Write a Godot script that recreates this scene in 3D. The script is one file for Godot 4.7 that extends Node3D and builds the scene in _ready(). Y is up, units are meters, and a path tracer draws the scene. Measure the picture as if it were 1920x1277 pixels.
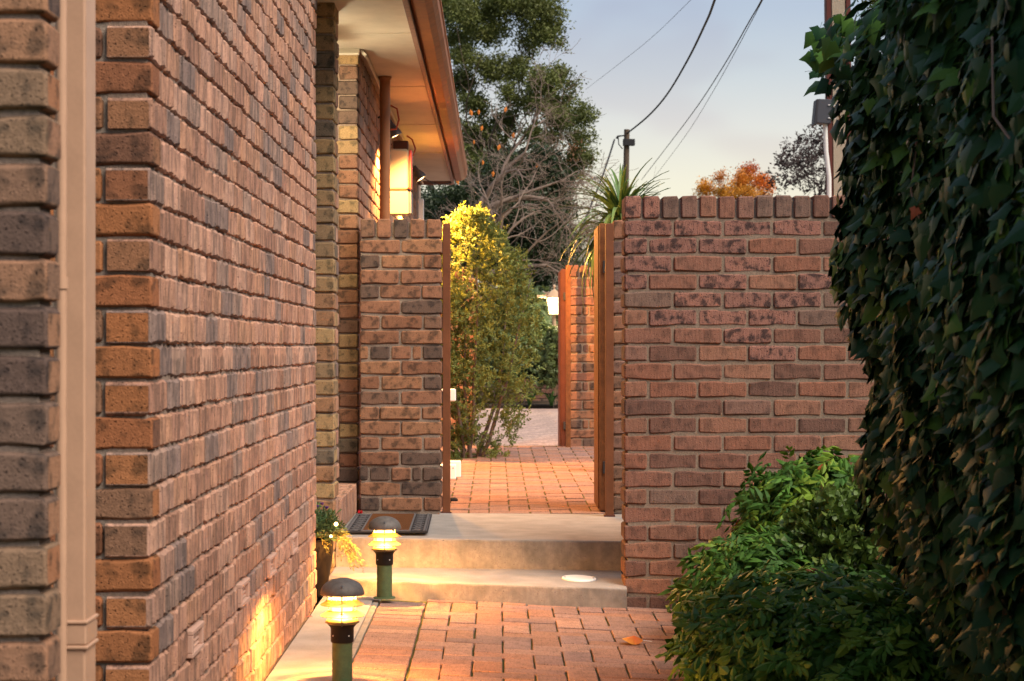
extends Node3D
# A brick-walled side path at dusk. Metres, y up, the camera looks along -z; "d" below is the distance in front of the camera.

const EYE := 1.19
const FOCAL := 3850.0
const VX := 929.0
const VY := 650.0

var cam: Camera3D
var M := {}
var names := {}
var meshes := {}
var pend := []
var R := RandomNumberGenerator.new()

# ---------------------------------------------------------------- mesh builder
class MB:
	var v := PackedVector3Array()
	var n := PackedVector3Array()
	var c := PackedColorArray()
	var idx := PackedInt32Array()
	var col := Color(1, 1, 1)
	var coloured := false

	func vert(p: Vector3, nn: Vector3) -> int:
		v.append(p)
		n.append(nn)
		c.append(col)
		return v.size() - 1

	func tri(a: Vector3, b: Vector3, d: Vector3, na: Vector3, nb: Vector3, nd: Vector3) -> void:
		var g := (b - a).cross(d - a)
		var i := vert(a, na)
		var j := vert(b, nb)
		var k := vert(d, nd)
		if g.dot(na + nb + nd) > 0.0:
			idx.append_array(PackedInt32Array([i, k, j]))
		else:
			idx.append_array(PackedInt32Array([i, j, k]))

	func quadn(a: Vector3, b: Vector3, d: Vector3, e: Vector3, na: Vector3, nb: Vector3, nd: Vector3, ne: Vector3) -> void:
		tri(a, b, d, na, nb, nd)
		tri(a, d, e, na, nd, ne)

	func flat(a: Vector3, b: Vector3, d: Vector3, e: Vector3, out: Vector3) -> void:
		var g := (d - a).cross(e - b)
		if g.length() < 1e-12:
			return
		g = g.normalized()
		if g.dot(out) < 0.0:
			g = -g
		quadn(a, b, d, e, g, g, g, g)

	func face3(a: Vector3, b: Vector3, d: Vector3, out := Vector3.ZERO) -> void:
		var g := (b - a).cross(d - a)
		if g.length() < 1e-14:
			return
		g = g.normalized()
		if out != Vector3.ZERO and g.dot(out) < 0.0:
			g = -g
		tri(a, b, d, g, g, g)

	# box with rounded-looking (chamfered) edges
	func box(t: Transform3D, size: Vector3, ch := 0.004) -> void:
		var h := size * 0.5
		ch = minf(ch, minf(h.x, minf(h.y, h.z)) * 0.9)
		var pos := func(ax: int, sg: int, s1: int, s2: int) -> Vector3:
			var p := Vector3.ZERO
			p[ax] = sg * h[ax]
			p[(ax + 1) % 3] = s1 * (h[(ax + 1) % 3] - ch)
			p[(ax + 2) % 3] = s2 * (h[(ax + 2) % 3] - ch)
			return t * p
		var nor := func(ax: int, sg: int) -> Vector3:
			var p := Vector3.ZERO
			p[ax] = sg
			return (t.basis * p).normalized()
		for ax in 3:
			for sg in [-1, 1]:
				var nn: Vector3 = nor.call(ax, sg)
				quadn(pos.call(ax, sg, -1, -1), pos.call(ax, sg, 1, -1), pos.call(ax, sg, 1, 1), pos.call(ax, sg, -1, 1), nn, nn, nn, nn)
		for ax in 3:
			var bx := (ax + 1) % 3
			for sa in [-1, 1]:
				for sb in [-1, 1]:
					var na: Vector3 = nor.call(ax, sa)
					var nb: Vector3 = nor.call(bx, sb)
					# face ax: (s1 -> bx, s2 -> third); face bx: (s1 -> third, s2 -> ax)
					quadn(pos.call(ax, sa, sb, -1), pos.call(ax, sa, sb, 1), pos.call(bx, sb, 1, sa), pos.call(bx, sb, -1, sa), na, na, nb, nb)
		for sx in [-1, 1]:
			for sy in [-1, 1]:
				for sz in [-1, 1]:
					tri(pos.call(0, sx, sy, sz), pos.call(1, sy, sz, sx), pos.call(2, sz, sx, sy), nor.call(0, sx), nor.call(1, sy), nor.call(2, sz))

	func tube(pts: Array, rad: Array, sides := 6, caps := true) -> void:
		var side := Vector3.ZERO
		var rings := []
		for i in pts.size():
			var a: Vector3 = pts[maxi(i - 1, 0)]
			var b: Vector3 = pts[mini(i + 1, pts.size() - 1)]
			var t := (b - a).normalized()
			if side == Vector3.ZERO:
				side = t.cross(Vector3(0.13, 0.21, 0.97) if absf(t.z) < 0.8 else Vector3.UP).normalized()
			side = (side - t * side.dot(t)).normalized()
			var up := t.cross(side)
			var ring := []
			for k in sides:
				var an := TAU * k / sides
				ring.append(side * cos(an) + up * sin(an))
			rings.append(ring)
		for i in pts.size() - 1:
			for k in sides:
				var l := (k + 1) % sides
				var p0: Vector3 = pts[i]
				var p1: Vector3 = pts[i + 1]
				var n0: Vector3 = rings[i][k]
				var n1: Vector3 = rings[i][l]
				var n2: Vector3 = rings[i + 1][l]
				var n3: Vector3 = rings[i + 1][k]
				var r0: float = rad[i]
				var r1: float = rad[i + 1]
				quadn(p0 + n0 * r0, p0 + n1 * r0, p1 + n2 * r1, p1 + n3 * r1, n0, n1, n2, n3)
		if caps:
			for e in [0, pts.size() - 1]:
				var p: Vector3 = pts[e]
				var q: Vector3 = pts[1] if e == 0 else pts[e - 1]
				var nn := (p - q).normalized()
				for k in sides:
					tri(p, p + rings[e][k] * rad[e], p + rings[e][(k + 1) % sides] * rad[e], nn, nn, nn)

	# profile: Vector2(radius, y), from the bottom up or the top down; smooth across gentle bends
	func lathe(prof: Array, segs := 24, at := Transform3D()) -> void:
		var seg_n := []
		for i in prof.size() - 1:
			var a: Vector2 = prof[i]
			var b: Vector2 = prof[i + 1]
			var t := (b - a).normalized()
			seg_n.append(Vector2(t.y, -t.x))
		for i in prof.size() - 1:
			var a: Vector2 = prof[i]
			var b: Vector2 = prof[i + 1]
			var ns: Vector2 = seg_n[i]
			var na := ns
			var nb := ns
			if i > 0 and seg_n[i - 1].dot(ns) > 0.75:
				na = (ns + seg_n[i - 1]).normalized()
			if i < prof.size() - 2 and seg_n[i + 1].dot(ns) > 0.75:
				nb = (ns + seg_n[i + 1]).normalized()
			for k in segs:
				var c0 := cos(TAU * k / segs)
				var s0 := sin(TAU * k / segs)
				var c1 := cos(TAU * (k + 1) / segs)
				var s1 := sin(TAU * (k + 1) / segs)
				var f := func(q: Vector2, cc: float, ss: float) -> Vector3: return at * Vector3(q.x * cc, q.y, q.x * ss)
				var g := func(q: Vector2, cc: float, ss: float) -> Vector3: return (at.basis * Vector3(q.x * cc, q.y, q.x * ss)).normalized()
				if a.x < 1e-6:
					tri(f.call(a, c0, s0), f.call(b, c0, s0), f.call(b, c1, s1), g.call(na, c0, s0), g.call(nb, c0, s0), g.call(nb, c1, s1))
				elif b.x < 1e-6:
					tri(f.call(a, c0, s0), f.call(a, c1, s1), f.call(b, c0, s0), g.call(na, c0, s0), g.call(na, c1, s1), g.call(nb, c0, s0))
				else:
					quadn(f.call(a, c0, s0), f.call(a, c1, s1), f.call(b, c1, s1), f.call(b, c0, s0), g.call(na, c0, s0), g.call(na, c1, s1), g.call(nb, c1, s1), g.call(nb, c0, s0))

	func mesh() -> ArrayMesh:
		var arr := []
		arr.resize(Mesh.ARRAY_MAX)
		arr[Mesh.ARRAY_VERTEX] = v
		arr[Mesh.ARRAY_NORMAL] = n
		arr[Mesh.ARRAY_INDEX] = idx
		if coloured:
			arr[Mesh.ARRAY_COLOR] = c
		var m := ArrayMesh.new()
		m.add_surface_from_arrays(Mesh.PRIMITIVE_TRIANGLES, arr)
		return m

# ---------------------------------------------------------------- nodes
func numbered(called: String) -> String:
	var k: int = names.get(called, 0)
	names[called] = k + 1
	return called if k == 0 else "%s_%03d" % [called, k]

func tag(o: Node3D, label: String, category: String, group := "") -> Node3D:
	o.set_meta("label", label)
	o.set_meta("category", category)
	if group:
		o.set_meta("group", group)
	return o

func thing(called: String, label: String, category: String, at := Vector3.ZERO, group := "") -> Node3D:
	var o := Node3D.new()
	o.name = numbered(called)
	add_child(o)
	o.position = at
	return tag(o, label, category, group)

func structure(called: String, at := Vector3.ZERO) -> Node3D:
	var o := Node3D.new()
	o.name = numbered(called)
	add_child(o)
	o.position = at
	o.set_meta("kind", "structure")
	return o

func part(called: String, mesh: Mesh, m: Material, parent: Node3D) -> MeshInstance3D:
	var o := MeshInstance3D.new()
	o.name = called
	o.mesh = mesh
	o.material_override = m
	parent.add_child(o, true)
	return o

func holder(called: String, parent: Node3D) -> Node3D:
	var o := Node3D.new()
	o.name = called
	parent.add_child(o, true)
	return o

func scatter(called: String, mesh: Mesh, m: Material, parent: Node3D, xf: Array, tints := []) -> MultiMeshInstance3D:
	var mm := MultiMesh.new()
	mm.transform_format = MultiMesh.TRANSFORM_3D
	mm.use_colors = tints.size() > 0
	mm.mesh = mesh
	mm.instance_count = xf.size()
	for i in xf.size():
		mm.set_instance_transform(i, xf[i])
		if tints.size() > 0:
			mm.set_instance_color(i, tints[i])
	var o := MultiMeshInstance3D.new()
	o.name = called
	o.multimesh = mm
	o.material_override = m
	o.set_meta("kind", "stuff")
	parent.add_child(o, true)
	return o

func at(u: float, w: float, d: float) -> Vector3:
	return Vector3((u - VX) / FOCAL * d, EYE - (w - VY) / FOCAL * d, -d)

func xf_at(p: Vector3, b := Basis.IDENTITY) -> Transform3D:
	return Transform3D(b, p)

func rnd(a: float, b: float) -> float:
	return R.randf_range(a, b)

func rdir() -> Vector3:
	while true:
		var p := Vector3(rnd(-1, 1), rnd(-1, 1), rnd(-1, 1))
		if p.length() < 1.0 and p.length() > 0.05:
			return p.normalized()
	return Vector3.UP

func facing(z: Vector3, up: Vector3) -> Basis:
	z = z.normalized()
	var x := up.cross(z)
	if x.length() < 0.01:
		x = Vector3.RIGHT.cross(z)
	x = x.normalized()
	return Basis(x, z.cross(x), z)

# ---------------------------------------------------------------- textures and materials
func nb(sd: int, freq: float, w: int, h: int, oct := 3) -> PackedByteArray:
	var f := FastNoiseLite.new()
	f.seed = sd
	f.noise_type = FastNoiseLite.TYPE_SIMPLEX_SMOOTH
	f.frequency = freq
	f.fractal_octaves = oct
	var im := f.get_seamless_image(w, h)
	im.convert(Image.FORMAT_L8)
	return im.get_data()

func streaks(sd: int, freq: float, w: int, h: int, squash: int) -> PackedByteArray:
	var f := FastNoiseLite.new()
	f.seed = sd
	f.noise_type = FastNoiseLite.TYPE_SIMPLEX_SMOOTH
	f.frequency = freq
	f.fractal_octaves = 2
	var im := f.get_seamless_image(w, h / squash)
	im.convert(Image.FORMAT_L8)
	im.resize(w, h, Image.INTERPOLATE_CUBIC)
	return im.get_data()

func ss(a: float, b: float, x: float) -> float:
	return smoothstep(a, b, x)

# brick clay: colour multiplier and relief. pits: share of black specks; blot: dark burnt patches; streak: dragged vertical marks
func clay(sd: int, pits: float, blot: float, streak: float, cracks := 0.0, bands := 0.0) -> Array:
	var w := 512
	var fine := nb(sd, 0.16, w, w, 3)
	var mid := nb(sd + 1, 0.045, w, w, 3)
	var big := nb(sd + 2, 0.012, w, w, 3)
	var spk := nb(sd + 3, 0.11, w, w, 2)
	var stk := streaks(sd + 4, 0.06, w, w, 8)
	var crk := nb(sd + 5, 0.02, w, w, 4)
	var bnd := streaks(sd + 6, 0.022, w, w, 8)
	var rgb := PackedByteArray()
	rgb.resize(w * w * 3)
	var hgt := PackedByteArray()
	hgt.resize(w * w)
	for i in w * w:
		var f := fine[i] / 255.0
		var m := mid[i] / 255.0
		var b := big[i] / 255.0
		var s := spk[i] / 255.0
		var k := stk[i] / 255.0
		var t := 0.88 + 0.16 * (f - 0.5) + 0.30 * (m - 0.5) + streak * 0.5 * (k - 0.5)
		var dark := maxf(ss(0.40, 0.82, b + 0.22 * (m - 0.5) + 0.16 * (f - 0.5)) * blot, ss(0.58, 0.70, bnd[i] / 255.0) * bands)
		var pit := ss(0.80 - pits * 0.2, 0.88 - pits * 0.2, s) * ss(0.36, 0.62, m)
		var mark := ss(0.68, 0.78, k) * streak * 0.6
		var c := crk[i] / 255.0
		var crack := cracks * (1.0 - ss(0.0, 0.022, absf(c - 0.5))) * ss(0.45, 0.6, m)
		var r := t * (1.0 - 0.60 * dark) * (1.0 - 0.75 * pit) * (1.0 - 0.4 * mark) * (1.0 - 0.6 * crack)
		var g := t * (1.0 - 0.55 * dark) * (1.0 - 0.75 * pit) * (1.0 - 0.42 * mark) * (1.0 - 0.6 * crack)
		var bl := t * (1.0 - 0.50 * dark) * (1.0 - 0.72 * pit) * (1.0 - 0.30 * mark) * (1.0 - 0.6 * crack)
		rgb[i * 3] = clampi(int(255.0 * pow(clampf(r, 0, 1), 0.4545)), 0, 255)
		rgb[i * 3 + 1] = clampi(int(255.0 * pow(clampf(g, 0, 1), 0.4545)), 0, 255)
		rgb[i * 3 + 2] = clampi(int(255.0 * pow(clampf(bl, 0, 1), 0.4545)), 0, 255)
		hgt[i] = clampi(int(255.0 * (0.55 + 0.25 * (f - 0.5) + 0.3 * (m - 0.5) + streak * 0.7 * (k - 0.5) - 0.4 * pit - 0.4 * crack)), 0, 255)
	return [ImageTexture.create_from_image(Image.create_from_data(w, w, false, Image.FORMAT_RGB8, rgb)), ImageTexture.create_from_image(Image.create_from_data(w, w, false, Image.FORMAT_L8, hgt))]

# plain two-tone mottle: multiplier between lo and 1
func mottle(sd: int, f1: float, f2: float, lo: float, speck := 0.0) -> Array:
	var w := 512
	var a := nb(sd, f1, w, w, 4)
	var b := nb(sd + 1, f2, w, w, 3)
	var s := nb(sd + 2, 0.13, w, w, 2)
	var rgb := PackedByteArray()
	rgb.resize(w * w * 3)
	var hgt := PackedByteArray()
	hgt.resize(w * w)
	for i in w * w:
		var x := lerpf(lo, 1.0, clampf(0.5 + 1.1 * (a[i] / 255.0 - 0.5) + 0.5 * (b[i] / 255.0 - 0.5), 0, 1))
		x *= 1.0 - speck * ss(0.74, 0.84, s[i] / 255.0)
		var q := clampi(int(255.0 * pow(x, 0.4545)), 0, 255)
		rgb[i * 3] = q
		rgb[i * 3 + 1] = q
		rgb[i * 3 + 2] = q
		hgt[i] = clampi(int(b[i] * 0.7 + a[i] * 0.3), 0, 255)
	return [ImageTexture.create_from_image(Image.create_from_data(w, w, false, Image.FORMAT_RGB8, rgb)), ImageTexture.create_from_image(Image.create_from_data(w, w, false, Image.FORMAT_L8, hgt))]

func mat(c: Color, rough := 0.9, tex := [], scale := 2.0, relief := 0.15, spec := 0.3) -> StandardMaterial3D:
	var m := StandardMaterial3D.new()
	m.albedo_color = c.linear_to_srgb()
	m.roughness = rough
	m.metallic_specular = spec
	if tex.size():
		m.albedo_texture = tex[0]
		m.uv1_triplanar = true
		m.uv1_world_triplanar = true
		m.uv1_scale = Vector3(scale, scale, scale)
		m.uv1_triplanar_sharpness = 6.0
		if relief > 0.0:
			m.heightmap_enabled = true
			m.heightmap_texture = tex[1]
			m.heightmap_scale = relief
	return m

func leafmat(c: Color, rough := 0.5, back := 0.35, spec := 0.4) -> StandardMaterial3D:
	var m := mat(c, rough, [], 1.0, 0.0, spec)
	m.vertex_color_use_as_albedo = true
	if back > 0.0:
		m.backlight_enabled = true
		m.backlight = Color(back, back, back * 0.6).linear_to_srgb()
	return m

func glow(c: Color, energy: float) -> StandardMaterial3D:
	var m := StandardMaterial3D.new()
	m.albedo_color = Color(0.9, 0.85, 0.75)
	m.emission_enabled = true
	m.emission = c.linear_to_srgb()
	m.emission_energy_multiplier = energy
	return m

func C(r: float, g: float, b: float) -> Color:
	return Color(r, g, b)

# ---------------------------------------------------------------- bricks
# local axes: x along the course, y up, z out of the face (face at z = 0). Surface 0: face, top and bottom; surface 1: the two ends.
func brick(L: float, H: float, D: float, ridged: bool, variant: int) -> ArrayMesh:
	var key := "%d_%d_%d_%s_%d" % [roundi(L * 500), roundi(H * 500), roundi(D * 500), ridged, variant]
	if meshes.has(key):
		return meshes[key]
	var g := RandomNumberGenerator.new()
	g.seed = hash(key)
	var c := 0.0085 if not ridged else 0.006
	var xs := [-L / 2, -L / 2 + c]
	var inner := maxi(1, roundi(L / (0.030 if ridged else 0.075)))
	for k in range(1, inner):
		xs.append(lerpf(-L / 2 + c, L / 2 - c, (k + g.randf_range(-0.3, 0.3)) / inner))
	xs.append_array([L / 2 - c, L / 2])
	var secs := []
	var wob := 0.0036 if not ridged else 0.0042
	for i in xs.size():
		var e := i == 0 or i == xs.size() - 1
		var h1 := H / 2 + g.randf_range(-wob, wob * 0.6)
		var h2 := H / 2 + g.randf_range(-wob, wob * 0.6)
		var z := g.randf_range(-0.003, 0.002) if not ridged else g.randf_range(-0.009, 0.002)
		var cc := c * g.randf_range(0.6, 1.5)
		var x: float = xs[i] + g.randf_range(-0.001, 0.001)
		if e:
			secs.append([Vector3(x, h1 - c, -D), Vector3(x, h1 - c, z - 1.5 * cc), Vector3(x, h1 - 1.8 * cc, z - cc), Vector3(x, -h2 + 1.8 * cc, z - cc), Vector3(x, -h2 + c, z - 1.5 * cc), Vector3(x, -h2 + c, -D)])
		else:
			secs.append([Vector3(x, h1, -D), Vector3(x, h1, z - cc), Vector3(x, h1 - cc, z), Vector3(x, -h2 + cc, z), Vector3(x, -h2, z - cc), Vector3(x, -h2, -D)])
	var ns := [Vector3.UP, Vector3.UP, Vector3.BACK, Vector3.BACK, Vector3.DOWN, Vector3.DOWN]
	var m := MB.new()
	var e2 := MB.new()
	var last := xs.size() - 1
	for i in last:
		for j in 5:
			var a: Vector3 = secs[i][j]
			var b: Vector3 = secs[i + 1][j]
			var p: Vector3 = secs[i + 1][j + 1]
			var q: Vector3 = secs[i][j + 1]
			var na: Vector3 = ns[j]
			var nq: Vector3 = ns[j + 1]
			if ridged and i > 0 and i < last - 1:
				m.flat(a, b, p, q, na + nq)
			else:
				var l := Vector3.LEFT if i == 0 else Vector3.ZERO
				var r := Vector3.RIGHT if i == last - 1 else Vector3.ZERO
				m.quadn(a, b, p, q, na if l == Vector3.ZERO else l, na if r == Vector3.ZERO else r, nq if r == Vector3.ZERO else r, nq if l == Vector3.ZERO else l)
	for s in [0, last]:
		var nn := Vector3.LEFT if s == 0 else Vector3.RIGHT
		for j in range(1, 5):
			e2.tri(secs[s][0], secs[s][j], secs[s][j + 1], nn, nn, nn)
	var mesh := m.mesh()
	var arr := e2.mesh().surface_get_arrays(0)
	mesh.add_surface_from_arrays(Mesh.PRIMITIVE_TRIANGLES, arr)
	meshes[key] = mesh
	return mesh

func put_brick(parent: Node3D, called: String, mesh: Mesh, xf: Transform3D, m0: Material, m1: Material, face: Vector3, size: float) -> void:
	var p := xf.origin - Vector3(0, EYE, 0)
	var d := maxf(-p.z, 0.5)
	var u := p.x / d * FOCAL + VX
	var w := -p.y / d * FOCAL + VY
	var seen := u > -40.0 and u < 1960.0 and w > -40.0 and w < 1317.0
	var score := size / (d * d) * (0.08 + absf(face.dot(p.normalized()))) * (1.0 if seen else 0.001)
	pend.append([score, parent, called, mesh, xf, m0, m1 if m1 else m0])

func settle(limit: int) -> void:
	pend.sort_custom(func(a, b): return a[0] > b[0])
	var rest := {}
	for k in pend.size():
		var e: Array = pend[k]
		if k < limit:
			var o := MeshInstance3D.new()
			o.name = e[2]
			o.mesh = e[3]
			e[1].add_child(o, true)
			o.transform = e[4]
			o.set_surface_override_material(0, e[5])
			if o.mesh.get_surface_count() > 1:
				o.set_surface_override_material(1, e[6])
		else:
			if not rest.has(e[1]):
				rest[e[1]] = {}
			for s in e[3].get_surface_count():
				var mm: Material = e[5 + s]
				if not rest[e[1]].has(mm):
					rest[e[1]][mm] = SurfaceTool.new()
				rest[e[1]][mm].append_from(e[3], s, e[4])
	for parent in rest:
		var am := ArrayMesh.new()
		var ms := []
		for mm in rest[parent]:
			rest[parent][mm].commit(am)
			ms.append(mm)
		var o := MeshInstance3D.new()
		o.name = "brickwork"
		o.mesh = am
		for s in ms.size():
			am.surface_set_material(s, ms[s])
		o.set_meta("kind", "stuff")
		parent.add_child(o, true)
	pend.clear()

# rows(k) gives [[start, length], ...] along the course
func lay(parent: Node3D, p0: Vector3, out: Vector3, courses: int, rows: Callable, o: Dictionary) -> void:
	var dir := Vector3.UP.cross(out).normalized()
	var b := Basis(dir, Vector3.UP, out)
	var pitch: float = o.get("pitch", 0.0858)
	var H: float = o.get("H", 0.0795)
	var D: float = o.get("D", 0.10)
	var ridged: bool = o.get("ridged", false)
	var called: String = o.get("called", "brick")
	for k in courses:
		for e in rows.call(k):
			var L: float = snappedf(e[1], 0.01)
			var dd: float = e[2] if e.size() > 2 else D
			var mesh := brick(L, H, dd, ridged, R.randi() % (8 if ridged else 7))
			var tones: Array = o.tones.call(k, e[0]) if o.tones is Callable else o.tones
			var ends: Array = o.get("ends", tones)
			var pos: Vector3 = p0 + dir * (e[0] + e[1] / 2) + Vector3.UP * ((k + 0.5) * pitch + rnd(-0.001, 0.001)) + out * rnd(-0.004, 0.003)
			var turn := Basis(out, rnd(-0.013, 0.013)) * Basis(Vector3.UP, rnd(-0.018, 0.018))
			put_brick(parent, called, mesh, Transform3D(turn * b, pos), tones[R.randi() % tones.size()], ends[R.randi() % ends.size()] if e[0] < 0.001 or not o.has("ends") else null, out, L * H)

func running(length: float, first_odd := 0.11, phase := 0) -> Callable:
	return func(k: int) -> Array:
		var out := []
		var x := 0.0
		var L := 0.23 if (k + phase) % 2 == 0 else first_odd
		while x < length - 0.03:
			var l := minf(L, length - x)
			out.append([x, l])
			x += l + 0.01
			L = 0.23
		return out

func slab(called: String, lo: Vector3, hi: Vector3, m: Material, parent: Node3D, ch := 0.002) -> MeshInstance3D:
	var b := MB.new()
	b.box(xf_at((lo + hi) * 0.5), hi - lo, ch)
	return part(called, b.mesh(), m, parent)

func rebase(o: Node3D, p: Vector3) -> void:
	o.position += p
	for k in o.get_children():
		if k is Node3D:
			k.position -= p

# ---------------------------------------------------------------- sky
func make_sky() -> PanoramaSkyMaterial:
	var w := 2048
	var h := 1024
	var stops := [[0.0, C(0.92, 0.80, 0.55)], [2.0, C(0.90, 0.82, 0.61)], [4.5, C(0.83, 0.80, 0.65)], [6.2, C(0.69, 0.70, 0.67)], [7.6, C(0.56, 0.62, 0.66)], [9.2, C(0.45, 0.53, 0.64)], [11.0, C(0.385, 0.475, 0.61)], [25.0, C(0.31, 0.40, 0.60)], [50.0, C(0.28, 0.37, 0.56)], [90.0, C(0.26, 0.345, 0.53)]]
	var f := FastNoiseLite.new()
	f.seed = 11
	f.frequency = 0.012
	f.fractal_octaves = 4
	var cl := f.get_seamless_image(w, 256)
	cl.convert(Image.FORMAT_L8)
	var cb := cl.get_data()
	var data := PackedFloat32Array()
	data.resize(w * h * 3)
	for y in h:
		var el := 90.0 - 180.0 * (y + 0.5) / h
		var c := C(0.22, 0.17, 0.13)
		if el > 0.0:
			c = stops[-1][1]
			for k in stops.size() - 1:
				if el >= stops[k][0] and el < stops[k + 1][0]:
					c = stops[k][1].lerp(stops[k + 1][1], (el - stops[k][0]) / (stops[k + 1][0] - stops[k][0]))
					break
		var band := ss(1.5, 5.0, el) * (1.0 - ss(30.0, 60.0, el))
		var row := int(clampf(el * 14.0, 0, 255)) if el < 18.0 else int(fmod(el * 14.0, 256.0))
		for x in w:
			var q := c
			if band > 0.0:
				var t := ss(0.56, 0.74, cb[row * w + x] / 255.0) * band
				q = c.lerp(C(c.r * 0.86, c.g * 0.78, c.b * 0.83), t * 0.42)
			var i := (y * w + x) * 3
			data[i] = q.r
			data[i + 1] = q.g
			data[i + 2] = q.b
	var im := Image.create_from_data(w, h, false, Image.FORMAT_RGBF, data.to_byte_array())
	var m := PanoramaSkyMaterial.new()
	m.panorama = ImageTexture.create_from_image(im)
	return m

func _ready() -> void:
	R.seed = 7
	# ------------------------------------------------ camera, sky, daylight, exposure
	cam = Camera3D.new()
	cam.name = "camera"
	var lens := CameraAttributesPhysical.new()
	lens.frustum_focal_length = 72.0
	lens.frustum_focus_distance = 9.9
	lens.exposure_aperture = 9.0
	cam.attributes = lens
	add_child(cam)
	cam.projection = Camera3D.PROJECTION_FRUSTUM
	cam.near = 0.1
	cam.far = 900.0
	cam.size = 0.1 * 1277.0 / FOCAL
	cam.frustum_offset = Vector2(0.1 * 31.0 / FOCAL, 0.1 * 11.5 / FOCAL)
	cam.position = Vector3(0, EYE, 0)
	cam.current = true

	var env := Environment.new()
	env.background_mode = Environment.BG_SKY
	env.sky = Sky.new()
	env.sky.sky_material = make_sky()
	env.background_energy_multiplier = 0.29
	env.tonemap_mode = Environment.TONE_MAPPER_LINEAR
	env.tonemap_exposure = 3.85
	env.sdfgi_enabled = true
	env.ssao_enabled = true
	env.ssil_enabled = true
	var we := WorldEnvironment.new()
	we.name = "environment"
	we.environment = env
	add_child(we)

	var sun := DirectionalLight3D.new()
	sun.name = "dusk_daylight"
	sun.light_energy = 0.49
	sun.light_angular_distance = 40.0
	sun.light_color = Color(1.0, 0.94, 0.87)
	sun.shadow_enabled = true
	sun.look_at_from_position(Vector3(5.2, 7.4, 4.2), Vector3.ZERO)
	add_child(sun)

	make_materials()
	build_ground()
	build_house()
	build_near_left()
	build_walls()
	build_gates()
	build_steps()
	build_lamps()
	build_house_fittings()
	build_pot()
	build_small_things()
	build_ivy()
	build_bushes()
	build_courtyard_plants()
	build_far_garden()
	build_trees()
	build_poles()

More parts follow.
